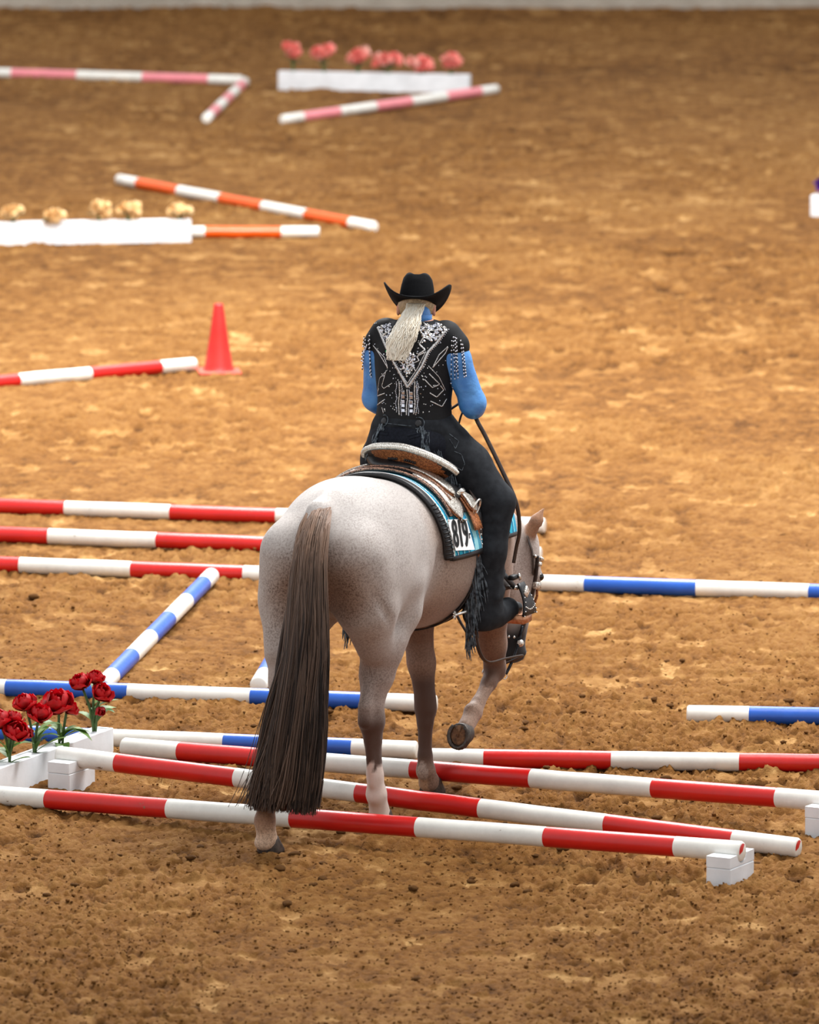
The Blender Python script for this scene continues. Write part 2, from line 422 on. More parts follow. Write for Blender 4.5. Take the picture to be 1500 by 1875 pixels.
# ------------------------------------------------------------------ pole table (world metres): end A, end B
POLES = [
 ('red',    (-1.914, .661, .046), (1.435, -1.125, .137), 'red and white ground pole nearest the camera, right end in a notched white block'),
 ('red',    (-1.617, 1.153, .137), (1.705, -.584, .046), 'red and white pole with its left end raised on a block against the red-flower planter'),
 ('red',    (-1.345, 1.867, .046), (1.921, .0, .137), 'red and white pole running from the far planter end past the front hooves'),
 ('red',    (.050, 1.651, .036), (3.615, 1.349, .036), 'red and white pole starting under the lifted front hoof, half sunk in sand'),
 ('blue',   (-3.608, 2.619, .040), (.036, 1.822, .038), 'blue and white pole running behind the red flowers and the horse\'s hind legs'),
 ('blue',   (-3.491, 3.822, .040), (.132, 3.081, .036), 'blue and white pole lying at the near feet of the two slanting blue poles'),
 ('blue',   (1.338, 2.796, .036), (4.925, 2.438, .036), 'blue and white pole alone on the right, its left end bare in open sand'),
 ('blue',   (.640, 6.766, .040), (4.190, 6.002, .040), 'long blue and white pole reaching right from behind the horse\'s head'),
 ('blue',   (-1.515, 3.53, .043), (-1.062, 6.90, .055), 'blue and white pole slanting away whole, far tip against a red pole'),
 ('blue',   (-.743, 3.56, .043), (-.475, 6.80, .043), 'blue and white slanting pole mostly hidden behind the horse\'s tail and rump'),
 ('red',    (-2.864, 9.634, .040), (.760, 8.765, .040), 'farthest of the three parallel red and white poles passing behind the rump'),
 ('red',    (-2.910, 8.602, .040), (.720, 7.715, .040), 'middle one of the three parallel red and white poles passing behind the rump'),
 ('red',    (-3.025, 7.564, .040), (.634, 6.720, .040), 'nearest of the three parallel red and white poles, touched by a blue pole tip'),
 ('red',    (-4.069, 13.806, .040), (-1.400, 15.72, .040), 'red and white pole whose right end points at the traffic cone'),
 ('orange', (-2.326, 27.060, .040), (-.268, 23.672, .040), 'orange and white pole slanting whole in front of nothing, beyond the cream-flower planter'),
 ('orange', (-4.123, 23.340, .040), (-.677, 23.340, .040), 'orange and white pole sticking out from behind the cream-flower planter'),
 ('pink',   (-5.189, 36.760, .042), (-1.525, 35.569, .042), 'pink and white pole lying straight across the far left sand'),
 ('pink',   (-1.758, 32.007, .042), (-1.500, 35.44, .042), 'pink and white pole coming toward the camera from the corner of another pink pole'),
 ('pink',   (-1.095, 31.911, .042), (.782, 34.715, .042), 'pink and white pole slanting in front of the pink-flower planter'),
]
POLES[14] = POLES[14][:3]+('orange and white pole lying slanted in full view, clear of every planter',)
def seg_dist(x, y, A, B):
    ax, ay = A[0], A[1]; bx, by = B[0]-ax, B[1]-ay; L = bx*bx+by*by
    t = np.clip(((x-ax)*bx+(y-ay)*by)/L, 0, 1)
    return np.hypot(x-ax-t*bx, y-ay-t*by), t

HOOVES = [(-.42+0, 0)]  # filled below after the horse frame is known
TH = math.radians(25); HO = Vector((-.385, -.12, 0))
def h2w(p):
    x, y, z = p
    return Vector((HO.x+x*math.sin(TH)-y*math.cos(TH), HO.y+x*math.cos(TH)+y*math.sin(TH), z))

# ------------------------------------------------------------------ floor
def sand_height(x, y):
    """height and tone of the raked arena sand"""
    big = vnoise(x*.9, y*.7, 1)-.5
    wx = x+.08*(vnoise(x*5, y*5, 21)-.5); wy = y+.08*(vnoise(x*5, y*5, 22)-.5)
    lump = vnoise(wx*6.5, wy*5, 2); l2 = vnoise(wx*15, wy*11, 3); l3 = vnoise(x*36, y*26, 4); l4 = vnoise(x*75, y*55, 5)
    churn = smooth01(vnoise(x*.85+9, y*.55+4, 6), .3, .62)
    # churned band around the poles and under the horse
    near = np.exp(-((y-1.2)/2.0)**2)*smooth01(x, -2.2, -.6)
    calm = np.exp(-(((x+1.6)/1.1)**2+((y-4.6)/1.2)**2))+np.exp(-(((x+.2)/.6)**2+((y+3.0)/1.2)**2))
    churn = np.clip(churn*.75+near*.7-calm*.8, .12, 1.15)
    l5 = vnoise(x*52+7, y*40+3, 15)
    z = big*.03 + churn*((lump-.5)*.032+(l2-.5)*.025) + (l3-.5)*.020*(.45+churn) + (l4-.5)*.014*(.5+churn)
    z += np.clip(l5-.62, 0, 1)*.030*(.5+churn)-np.clip(.22-l5, 0, 1)*.045
    ridge = np.abs(l2-.5)*2
    z -= churn*.012*np.clip(.25-ridge, 0, 1)*4*.5
    # flat trodden prints: height capped, paler
    cap = -.004+.010*(vnoise(x*1.3, y*.9, 8)-.5)
    pr = smooth01(vnoise(wx*6.2+3, wy*5.2, 9)*.75+.25*vnoise(x*17, y*14, 17), .64, .74)
    z = z*(1-pr*.7)+pr*.7*(cap-.010)+pr*.004*np.sin(x*60+8*vnoise(x*4, y*4, 19)+y*30)
    tone = .28+.12*big+.30*pr*(.3+.7*vnoise(x*3, y*2, 10))+.10*(lump-.5)+.15*(l2-.5)+.17*(l3-.5)+.10*(l4-.5)
    tone += .07*(vnoise(x*.6+2, y*.35, 12)-.5)-np.clip(.22-l5, 0, 1)*.5  # last term darkens small pits, painting their shadow into the tone
    # fresh holes: sunk, and their shade painted into the tone
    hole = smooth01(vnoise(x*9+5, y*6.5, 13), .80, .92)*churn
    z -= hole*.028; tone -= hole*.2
    # small mounds banked along the poles
    for k, (c, A, B, lb) in enumerate(POLES[:14]):
        d, t = seg_dist(x, y, A, B); pz = A[2]+(B[2]-A[2])*t
        low = np.clip(1-(pz-.045)/.05, 0, 1)
        z += low*np.exp(-(d/.085)**2)*(.002+.028*vnoise(x*8+k, y*8, 30+k)*vnoise(x*2.1, y*2.1, 50+k))
        # do not let sand swallow a pole
        w = np.exp(-(d/.05)**4); z = z*(1-w)+np.minimum(z, .030)*w
        z = z-np.clip(1-low, 0, 1)*np.exp(-(d/.06)**2)*.02
    wall = smooth01(y, 42.9, 43.8); z += wall*.03*(.3+vnoise(x*2, y*2, 70))
    return z, tone
ys = [-12, -9, -7.2, -6.2, -5.6]; y = -5.2
while y < 44.25:
    ys.append(y); y += .0118 if y < 2.6 else .0118+(y-2.6)*.0026
ys = np.array(ys+[44.5, 45.5])
nc = 590; u = np.linspace(-1, 1, nc); side = np.array([.15, .6, 2.0, 6.0])
half = 2.35+.066*(np.clip(ys, -5.2, 45)+5.2)
X = u[None, :]*half[:, None]; X = np.concatenate([-half[:, None]-side[None, ::-1], X, half[:, None]+side[None, :]], 1)
Yg = np.repeat(ys[:, None], X.shape[1], 1)
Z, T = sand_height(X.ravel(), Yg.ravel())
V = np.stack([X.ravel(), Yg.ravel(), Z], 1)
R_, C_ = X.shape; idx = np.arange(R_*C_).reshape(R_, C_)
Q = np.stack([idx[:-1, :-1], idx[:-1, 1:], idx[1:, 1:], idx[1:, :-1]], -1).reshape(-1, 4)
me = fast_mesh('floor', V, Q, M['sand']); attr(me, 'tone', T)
floor = link('floor', me); tag(floor, 'churned tan arena sand covering the whole show ring', kind='structure')
def gz(x, y):
    return float(sand_height(np.array([x], float), np.array([y], float))[0][0])

# clods of sand
def clod_mesh(seed):
    r = np.random.default_rng(seed); import bmesh
    bm = bmesh.new(); bmesh.ops.create_icosphere(bm, subdivisions=2, radius=1)
    off = r.uniform(-9, 9, 3)
    for v in bm.verts:
        k = .72+.5*float(vnoise(np.array([v.co.x*1.6+off[0]+v.co.z]), np.array([v.co.y*1.6+off[1]-v.co.z]), seed)[0])+.2*float(vnoise(np.array([v.co.x*4+off[2]]), np.array([v.co.y*4+v.co.z*3]), seed)[0])
        v.co = Vector((v.co.x*k, v.co.y*k*.9, v.co.z*k*.55))
    me = bpy.data.meshes.new('dirt_clod'); bm.to_mesh(me); bm.free(); me.materials.append(M['sand'])
    attr(me, 'tone', np.full(len(me.vertices), .24)); me.polygons.foreach_set('use_smooth', np.full(len(me.polygons), True)); return me
CL = [clod_mesh(s) for s in range(5)]
def clear_of_poles(x, y, d):
    return all(float(seg_dist(np.array([x]), np.array([y]), A, B)[0][0]) > d for c, A, B, l in POLES[:14])
pts = []
while len(pts) < 170:
    y = random.uniform(-3.9, 9); x = random.uniform(-1, 1)*(1.7+.055*(y+4))
    w = .25+.75*math.exp(-((y-1.0)/2.3)**2)
    if random.random() < w*w*(.35+.65*(x > -.6)) and clear_of_poles(x, y, .085): pts.append((x, y))
zz = sand_height(np.array([p[0] for p in pts]), np.array([p[1] for p in pts]))[0]
for k, ((x, y), z) in enumerate(zip(pts, zz)):
    s = random.uniform(.010, .021)*(1.35 if random.random() < .15 else 1)
    o = link('dirt_clod', CL[k % 5], floor, (x, y, float(z)+s*.25)); o.scale = (s*random.uniform(1, 1.5), s, s); o.rotation_euler = (0, 0, random.uniform(0, 6))
# fine crumbs, too many to count
import bmesh
bm = bmesh.new(); bmesh.ops.create_cube(bm, size=1.3); iv = np.array([v.co[:] for v in bm.verts]); it = np.array([[v.index for v in f.verts] for f in bm.faces]); bm.free()
N = 15000
cy = -4.4+13*RNG.random(N*3)**1.5; cx = RNG.uniform(-1, 1, N*3)*(1.9+.06*(cy+4.4))
keep = RNG.random(N*3) < (.25+.75*vnoise(cx*.85+9, cy*.55+4, 6))*np.where(cy < 4, 1, .5)
cx, cy = cx[keep][:N], cy[keep][:N]; cz, ct = sand_height(cx, cy); n = len(cx)
s = RNG.uniform(.0025, .0065, n)*np.where(RNG.random(n) < .08, 1.7, 1)
jit = 1+.5*(RNG.random((n, len(iv), 3))-.5)*1.2
V = iv[None]*jit*s[:, None, None]*np.array([1.25, 1.1, .8])+np.stack([cx, cy, cz+s*.3], 1)[:, None]
me = fast_mesh('sand_crumbs', V.reshape(-1, 3), (it[None]+(np.arange(n)*len(iv))[:, None, None]).reshape(-1, 4), M['sand'])
attr(me, 'tone', np.repeat(ct*.85, len(iv)))
o = link('sand_crumbs', me, floor); o['kind'] = 'stuff'

# back wall
w = MB(); w.box((0, 43.95, 1.3), (26, .3, 2.6), bev=.01)
wall = w.build('wall_back', M['concrete'], smooth=False); tag(wall, 'pale boarded wall closing the far end of the arena', kind='structure')
for k in range(13):
    b = MB(); b.box((-12+2*k, 43.785, .62), (1.975, .03, 1.0), bev=.008)
    b.build('plank', M['concrete'], wall, smooth=False)
b = MB(); b.box((0, 43.77, .06), (26, .05, .12), bev=.01); t = b.build('baseboard_back', M['concrete'], smooth=False); tag(t, 'pale kick board along the foot of the far wall', kind='structure')

# ------------------------------------------------------------------ ground poles
def make_pole(color, A, B, label, r=.0445, chip=False):
    A, B = Vector(A), Vector(B); L = (B-A).length; d = (B-A)/L
    up = Vector((0, 0, 1)); a = (up-d*up.dot(d)).normalized(); b = d.cross(a); mid = (A+B)/2
    ts = [0, .004, .012, .25/1, .5]; edges = [0., .5, 1.5, 2.5, 3.5, 4.5, 5.5, 6.]
    st = []
    for k in range(7):
        t0, t1 = edges[k]/6*L, edges[k+1]/6*L; m = 1 if k % 2 else 0
        n = 2 if k in (0, 6) else 4
        for j in range(n): st.append((t0+(t1-t0)*j/n, m))
    st.append((L, 0))
    ring = [(0.0, r-.010, 0), (.003, r-.004, 0), (.010, r, 0)]+[(t, r, m) for t, m in st[1:-1]]+[(L-.010, r, 0), (L-.003, r-.004, 0), (L, r-.010, 0)]
    n = 20; V = []; F = []; MI = []; ph = random.uniform(0, 6)
    for t, rr, m in ring:
        bow = math.sin(PI*t/L)*random.uniform(-.0012, .0012)
        c = A+d*t-mid+up*bow
        for k in range(n):
            an = 2*PI*k/n; q = rr*(1+.010*math.sin(2*an+ph))
            V.append(c+a*math.cos(an)*q+b*math.sin(an)*q)
    for i in range(len(ring)-1):
        for k in range(n):
            k2 = (k+1) % n; F.append([i*n+k, (i+1)*n+k, (i+1)*n+k2, i*n+k2][::-1] if True else []); MI.append(ring[i][2] if i > 2 else 0)
    e0 = len(V); V.append(A-mid); V.append(B-mid); last = (len(ring)-1)*n
    for k in range(n):
        k2 = (k+1) % n; F.append([e0, k, k2][::-1]); MI.append(0)
        F.append([e0+1, last+k2, last+k][::-1]); MI.append(1 if chip and (k < 6 or k > 17) else 0)
    me = mesh('ground_pole', V, F, [M['white'], M[color]], True, MI)
    o = link('ground_pole', me, None, mid); tag(o, label, 'pole', color+' and white ground poles'); return o
for k, (c, A, B, lb) in enumerate(POLES): make_pole(c, A, B, lb, chip=(k < 2))

# notched white blocks carrying raised pole ends
def riser(c, ang, label, zg, rpole=.046, L=.24):
    root = empty('pole_block', (c[0], c[1], 0), ang); tag(root, label, 'block', 'white notched pole blocks')
    # local x along the pole, local y across it
    b = MB(); b.box((0, 0, .028), (.115, L, .10), bev=.004); b.build('lower_timber', M['planter'], root, smooth=False)
    # upper timber: profile with a round notch, extruded along x
    prof = [(-L/2, .080), (L/2, .080), (L/2, .128)]
    r = rpole+.003
    for k in range(9):
        t = PI*k/8; prof.append((r*math.cos(t), .137-r*math.sin(t)*1.0 if .137-r*math.sin(t) < .128 else .128))
    prof.append((-L/2, .128)); n = len(prof)
    V = [(sx*.0565, p[0], p[1]) for sx in (-1, 1) for p in prof]
    F = [[k, (k+1) % n, n+(k+1) % n, n+k] for k in range(n)]+[list(range(n))[::-1], [n+k for k in range(n)]]
    u = MB(); u.add(V, F); u.build('upper_timber', M['planter'], root, smooth=False)
    return root
import bmesh as _b
riser((1.383, -1.097), -math.atan2(1.786, 3.349), 'white notched block under the right end of the nearest red pole', .0)
riser((-1.556, 1.121), -math.atan2(1.737, 3.322), 'white notched block beside the red-flower planter, carrying a raised pole end', .0)
riser((1.868, .030), -math.atan2(1.867, 3.266), 'white notched block cut by the picture\'s right edge under a pole end', .0)

# ------------------------------------------------------------------ planters
def planter(p0, ang, L, w, h, label, z0=-.012):
    """p0 = end centre on the ground, ang = direction of the long axis"""
    root = empty('flower_planter', (p0[0], p0[1], 0), ang); tag(root, label, 'planter', 'long white wooden flower planters')
    t = .018
    for sy in (-1, 1):
        b = MB(); b.box((L/2, sy*(w/2-t/2), z0+h/2), (L, t, h), bev=.003); b.build('side_board', M['planter'], root, smooth=False)
    for x in (t/2, L-t/2):
        b = MB(); b.box((x, 0, z0+h/2), (t, w-2*t-.001, h), bev=.003); b.build('end_board', M['planter'], root, smooth=False)
    k = 0; x = t; n = 3; seg = (L-2*t)/n
    for k in range(n):
        b = MB(); b.box((t+seg*(k+.5), 0, z0+h-.012), (seg-.02, w-2*t-.001, .018), bev=.003); b.build('top_board', M['planter'], root, smooth=False)
    b = MB(); b.box((L/2, 0, z0+h-.035), (L-2*t-.002, w-2*t-.002, .02), bev=.002); b.build('inner_filling', M['soil'], root, smooth=False)
    return root
def axis_pt(p0, ang, s): return (p0[0]+math.cos(ang)*s, p0[1]+math.sin(ang)*s)
aN = math.atan2(-1.045, -.478); pN = (-1.436, 1.885)
planter(pN, aN, 2.1, .100, .150, 'white planter holding red flowers at the near left')
aO = math.atan2(-.214, -1.419); pO = (-1.640, 23.150)
planter(pO, aO, 2.4, .10, .172, 'white planter holding cream flowers at the left edge')
aP = math.atan2(-.366, 1.726); pP = (-1.182, 35.22)
planter(pP, aP, 1.765, .10, .172, 'white planter holding pink flowers farthest away')
aV = math.atan2(-.25, 1.); pV = (3.110, 24.90)
planter(pV, aV, 1.8, .15, .165, 'white planter with a purple flower at the right edge')

# ------------------------------------------------------------------ flowers
def petal_mesh(name, m, L=.06, W=.045, cup=.5, curl=.25, tip=.6):
    P = np.zeros((6, 5, 3))
    for i in range(6):
        t = i/5; wd = W/2*(math.sin(PI*(.12+.80*t)))**.7*(1 if t < .8 else 1-.25*(t-.8)/.2)
        for j in range(5):
            s = (j-2)/2
            P[i, j] = (L*(cup*math.sin(t*2.45)*.75+curl*t*t*.6)-.012*(1-s*s)*0+.0, s*wd, L*(t*.95-.15*t*t*curl*2))
            P[i, j, 0] -= .35*wd*s*s
            P[i, j, 2] += .004*math.sin(j*2.1+i)
    b = MB(); b.grid(P); return b.mesh(name, m)
PET = [petal_mesh('petal', M['petal_red'], .066, .062, .42, .02), petal_mesh('petal', M['petal_red'], .068, .074, .68, .12), petal_mesh('petal', M['petal_red'], .064, .074, .85, .62)]
b = MB(); b.ball((0, 0, .026), (.014, .014, .024), 8, 6); BUD = b.mesh('bloom', M['petal_red'])
def leaf_mesh(L, W, droop):
    P = np.zeros((7, 3, 3))
    for i in range(7):
        t = i/6; wd = W/2*math.sin(PI*min(1, .08+.92*t))**.8
        for j in range(3):
            s = j-1; P[i, j] = (L*t*.8, s*wd, L*(.65*t-droop*t*t)+.25*wd*abs(s))
    b = MB(); b.grid(P); return b.mesh('leaf', M['leaf'])
LEAF = [leaf_mesh(.13, .040, .5), leaf_mesh(.15, .058, .75), leaf_mesh(.115, .036, .25)]
def orient(o, dirv, roll=0):
    o.rotation_euler = (Vector(dirv).to_track_quat('Z', 'Y').to_matrix() @ Matrix.Rotation(roll, 3, 'Z')).to_euler()
def red_bunch(x, y, label, blooms, leaves, z0=.125):
    root = empty('red_flower_bunch', (x, y, z0)); tag(root, label, 'flowers', 'bunches of red artificial flowers')
    for (bx, by, bz, s, dv) in blooms:
        st = MB(); e = Vector((bx, by, bz)); j = Vector((random.uniform(-.012, .012), random.uniform(-.008, .008), 0))
        st.tube(catmull([(j.x, j.y, 0), (j.x+bx*.25, j.y+by*.25, bz*.5), tuple(e)], 7), .0062, 6); st.build('stem', M['stem'], root)
        bl = link('bloom', BUD, root, e); orient(bl, dv, random.uniform(0, 6)); bl.scale = (s, s, s)
        for ring, (n, pm) in enumerate(((3, 0), (4, 1), (4, 2))):
            if s < .7 and ring == 2: continue
            for k in range(n):
                p = link('petal', PET[pm], bl, (0, 0, -.002*ring)); p.rotation_euler = (0, random.uniform(-.12, .12), 2*PI*k/n+ring*.6+random.uniform(-.2, .2))
    for k in range(3):
        l = link('leaf', LEAF[(k+1) % 3], root, (0, 0, random.uniform(.0, .05))); s = random.uniform(.9, 1.25); l.rotation_euler = (random.uniform(-.2, .2), -.55, random.uniform(0, 6.2)); l.scale = (s, s, s)
    for (lz, an, k, s) in leaves:
        l = link('leaf', LEAF[k], root, (0, 0, lz)); l.rotation_euler = (0, random.uniform(-.1, .2), an); s *= 1.2; l.scale = (s, s, s)

# image-right is +x, away is +y, up +z
s4 = axis_pt(pN, aN, .10); s3 = axis_pt(pN, aN, .45); s2 = axis_pt(pN, aN, .70); s1 = axis_pt(pN, aN, .97)
red_bunch(*s4, 'red flower bunch at the far end of the planter, the rightmost one',
  [(-.055, .0, .215, 1.1, (-.3, -.4, 1)), (.0, .02, .235, .95, (.2, -.2, 1)), (.03, -.03, .175, 1.1, (.3, -.6, .8)), (.02, -.05, .12, .65, (.4, -.7, -.2))],
  [(.12, .2, 2, 1.0), (.09, -.5, 0, .9), (.20, 1.6, 2, .8), (.05, 2.6, 0, 1.), (.14, .6, 0, .9)])
red_bunch(*s3, 'red flower bunch with one wide open bloom and broad low leaves',
  [(-.005, -.02, .17, 1.55, (-.05, -.5, 1)), (.03, .0, .16, .9, (.7, -.3, .8))],
  [(.05, -.3, 1, 1.1), (.07, 3.0, 1, 1.2), (.0, -1.4, 1, 1.), (.02, -.1, 0, 1.2), (.06, 2.3, 1, 1.)])
red_bunch(*s2, 'red flower bunch of three blooms second from the picture\'s left edge',
  [(-.04, .01, .21, 1.15, (-.3, -.3, 1)), (.015, -.02, .165, 1.2, (.3, -.4, 1)), (-.025, -.05, .11, .65, (-.2, -1, .1))],
  [(.10, .3, 0, 1.1), (.10, 2.9, 1, 1.0), (.01, -.2, 2, 1.4), (.08, 1.0, 0, 1.)])
red_bunch(*s1, 'red flower bunch cut by the left edge of the picture',
  [(-.03, .01, .17, 1.3, (-.3, -.3, 1)), (.03, -.02, .13, 1.25, (.3, -.6, .8)), (.02, .02, .185, .9, (.3, .1, 1))],
  [(.06, .2, 0, 1.), (.05, 3.2, 1, 1.0), (.0, -.4, 2, 1.), (.03, 2.2, 0, 1.2)])

def ruffle(m, seed, R=.055):
    r = random.Random(seed); b = MB()
    for k in range(26):
        th = math.acos(1-1.55*(k+.5)/26); ph = k*2.4; dv = Vector((math.sin(th)*math.cos(ph), math.sin(th)*math.sin(ph), math.cos(th)))
        q = dv.to_track_quat('Z', 'Y').to_matrix(); s = r.uniform(.75, 1.1); P = np.zeros((4, 4, 3))
        for i in range(4):
            for j in range(4):
                t = i/3; sj = (j-1.5)/1.5; p = Vector((.010*sj*sj+.02*t*t, sj*.020*math.sin(PI*(.15+.75*t)), R*(.35+.65*t)*s+.004*math.sin(3*j+k)))
                P[i, j] = (Matrix(q) @ p)[:]
        b.grid(P)
    return b.mesh('bloom', m)
def far_bunch(kind, x, y, z0, label, seed, meshes, n, spread, hgt, group, scale=1.0):
    r = random.Random(seed); root = empty(kind+'_flower_bunch', (x, y, z0)); tag(root, label, 'flowers', group)
    for k in range(n):
        e = Vector((r.uniform(-1, 1)*spread, r.uniform(-.03, .03), hgt+r.uniform(-.03, .04)))
        st = MB(); st.tube(catmull([(e.x*.1, 0, 0), (e.x*.4, e.y*.5, hgt*.5), tuple(e)], 5), .005, 5); st.build('stem', M['stem'], root)
        o = link('bloom', meshes[k % len(meshes)], root, e); s = r.uniform(.75, 1.05)*scale; o.scale = (s, s, s*.85); o.rotation_euler = (r.uniform(-.5, .5), r.uniform(-.5, .5), r.uniform(0, 6))
    for k in range(4):
        l = link('leaf', DLEAF, root, (0, 0, hgt*r.uniform(.3, .75))); l.rotation_euler = (0, 0, r.uniform(0, 6)); s = r.uniform(.7, 1.0); l.scale = (s, s, s)
DLEAF = LEAF[0].copy(); DLEAF.materials.clear(); DLEAF.materials.append(M['leaf_dark'])
M['petal_pale'] = mat('pale_pink_petal', lin(250, 206, 190), lin(246, 150, 140), 34, .6, trans=.2)
PK = [ruffle(M['petal_pink'], 1), ruffle(M['petal_pale'], 2), ruffle(M['petal_pink'], 3)]; CR = [ruffle(M['petal_cream'], s) for s in (3, 4)]; PU = [ruffle(M['petal_purple'], 5, .07)]
names = ['leftmost of the six pink bunches, its dark stem showing', 'second pink bunch from the left on the far planter', 'third pink bunch from the left on the far planter', 'widest pink bunch, fourth from the left on the far planter', 'fifth pink bunch from the left with a dark centre', 'rightmost of the six pink bunches, narrow and tall']
for k, (x, h, sp) in enumerate(((-1.053, .20, .06), (-.775, .19, .08), (-.467, .17, .07), (-.195, .12, .10), (.105, .11, .08), (.372, .14, .05))):
    s = (x-pP[0])/math.cos(aP); q = axis_pt(pP, aP, s)
    far_bunch('pink', q[0], q[1], .145, 'coral '+names[k], 40+k, PK, 7, sp, h, 'bunches of pink flowers', 1.2)
names = ['cream flower bunch nearest the left edge of the picture', 'cream flower bunch drooping over the front of its planter', 'cream flower bunch in the middle of the five', 'cream flower bunch fourth from the left edge', 'cream flower bunch at the right end of its planter']
for k, (x, h, fy) in enumerate(((-2.957, .09, 0), (-2.668, .03, -.035), (-2.326, .08, 0), (-2.102, .08, 0), (-1.716, .08, 0))):
    s = (x-pO[0])/math.cos(aO); q = axis_pt(pO, aO, s)
    far_bunch('cream', q[0], q[1]+fy, .148, names[k], 60+k, CR, 6, .055, h, 'bunches of cream flowers', 1.1)
q = axis_pt(pV, aV, .10); far_bunch('purple', q[0], q[1], .14, 'purple flower bunch at the right edge of the picture', 80, PU, 3, .03, .07, 'bunches of purple flowers')

# ------------------------------------------------------------------ traffic cone
root = empty('traffic_cone', (-1.243, 15.70, gz(-1.243, 15.70)-.004)); tag(root, 'red plastic traffic cone standing beside a pole end', 'cone')
b = MB(); b.box((0, 0, .014), (.275, .275, .022), Matrix.Rotation(.12, 3, 'Z'), bev=.01); b.build('cone_base', M['cone_base'], root)
root.children[0]['label'] = 'square dusty pink-red foot'
V = []; F = []; n = 28
prof = [(.105, .024), (.098, .034), (.091, .05), (.058, .26), (.032, .445), (.029, .455), (.024, .458), (.020, .452), (.020, .42)]
for r, z in prof:
    for k in range(n): V.append((r*math.cos(2*PI*k/n), r*math.sin(2*PI*k/n), z))
for i in range(len(prof)-1):
    for k in range(n): F.append([i*n+k, i*n+(k+1) % n, (i+1)*n+(k+1) % n, (i+1)*n+k])
b = MB(); b.add(V, F); b.build('cone_body', M['cone'], root)
# ------------------------------------------------------------------ horse
RZ = PI/2-TH
def root_at(name, p, label, cat):
    """an Empty at point p of the horse frame (x forward, y left, z up)"""
    o = empty(name, h2w(p), RZ); tag(o, label, cat); o['_p'] = list(p); return o
def off(root): return tuple(-c for c in root['_p'])
def put(b, name, mats, root, smooth=True):
    """a part of root, its geometry given in the horse frame"""
    return b.build(name, mats, root, smooth, off(root))
def sub(b, name, mats, part, smooth=True): return b.build(name, mats, part, smooth)

def coat_material():
    m, nt, b = new_mat('roan_coat'); b.inputs['Roughness'].default_value = .58; b.inputs['Specular IOR Level'].default_value = .25
    b.inputs['Sheen Weight'].default_value = .15
    a = nt.nodes.new('ShaderNodeAttribute'); a.attribute_name = 'coat'
    rn = nt.nodes.new('ShaderNodeAttribute'); rn.attribute_name = 'roan'
    tc = nt.nodes.new('ShaderNodeTexCoord')
    n = nt.nodes.new('ShaderNodeTexNoise'); n.inputs['Scale'].default_value = 120; n.inputs['Detail'].default_value = 6; n.inputs['Roughness'].default_value = .85
    nt.links.new(tc.outputs['Object'], n.inputs['Vector'])
    n2 = nt.nodes.new('ShaderNodeTexNoise'); n2.inputs['Scale'].default_value = 9; n2.inputs['Detail'].default_value = 5
    nt.links.new(tc.outputs['Object'], n2.inputs['Vector'])
    mr = nt.nodes.new('ShaderNodeMapRange'); mr.inputs['From Min'].default_value = .46; mr.inputs['From Max'].default_value = .57
    nt.links.new(n.outputs['Fac'], mr.inputs['Value'])
    mu = nt.nodes.new('ShaderNodeMath'); mu.operation = 'MULTIPLY'; nt.links.new(mr.outputs[0], mu.inputs[0]); nt.links.new(rn.outputs['Fac'], mu.inputs[1])
    m3 = nt.nodes.new('ShaderNodeMapRange'); m3.inputs['From Min'].default_value = .3; m3.inputs['From Max'].default_value = .7; m3.inputs['To Min'].default_value = .55; m3.inputs['To Max'].default_value = 1.15
    nt.links.new(n2.outputs['Fac'], m3.inputs['Value'])
    mu2 = nt.nodes.new('ShaderNodeMath'); mu2.operation = 'MULTIPLY'; mu2.use_clamp = True; nt.links.new(mu.outputs[0], mu2.inputs[0]); nt.links.new(m3.outputs[0], mu2.inputs[1])
    mx = nt.nodes.new('ShaderNodeMix'); mx.data_type = 'RGBA'
    nt.links.new(mu2.outputs[0], mx.inputs['Factor']); nt.links.new(a.outputs['Color'], mx.inputs['A']); mx.inputs['B'].default_value = lin(74, 50, 38)
    nt.links.new(mx.outputs['Result'], b.inputs['Base Color'])
    bp = nt.nodes.new('ShaderNodeBump'); bp.inputs['Strength'].default_value = .18; bp.inputs['Distance'].default_value = .003
    nt.links.new(n.outputs['Fac'], bp.inputs['Height']); nt.links.new(bp.outputs['Normal'], b.inputs['Normal'])
    return m
M['coat'] = coat_material()

hf = Field((-.62, -.50, -.02), (2.12, .46, 1.70), .0112)
hf.loft(0, [(-.13, 0, 1.30, .06, .07, .06, 2), (-.07, 0, 1.30, .17, .16, .12, 2), (0, 0, 1.27, .245, .22, .205, 2.1), (.1, 0, 1.26, .285, .26, .275, 2.15),
  (.22, 0, 1.25, .312, .30, .325, 2.15), (.36, 0, 1.24, .315, .33, .335, 2.2), (.52, 0, 1.22, .318, .345, .325, 2.2), (.68, 0, 1.19, .345, .355, .335, 2.2),
  (.88, 0, 1.17, .350, .355, .345, 2.15), (1.08, 0, 1.17, .312, .35, .36, 2.1), (1.24, 0, 1.18, .265, .33, .345, 2.0), (1.40, 0, 1.17, .25, .28, .29, 2.0),
  (1.54, 0, 1.13, .20, .20, .22, 2.0), (1.63, 0, 1.10, .10, .10, .12, 2.0)], .04)
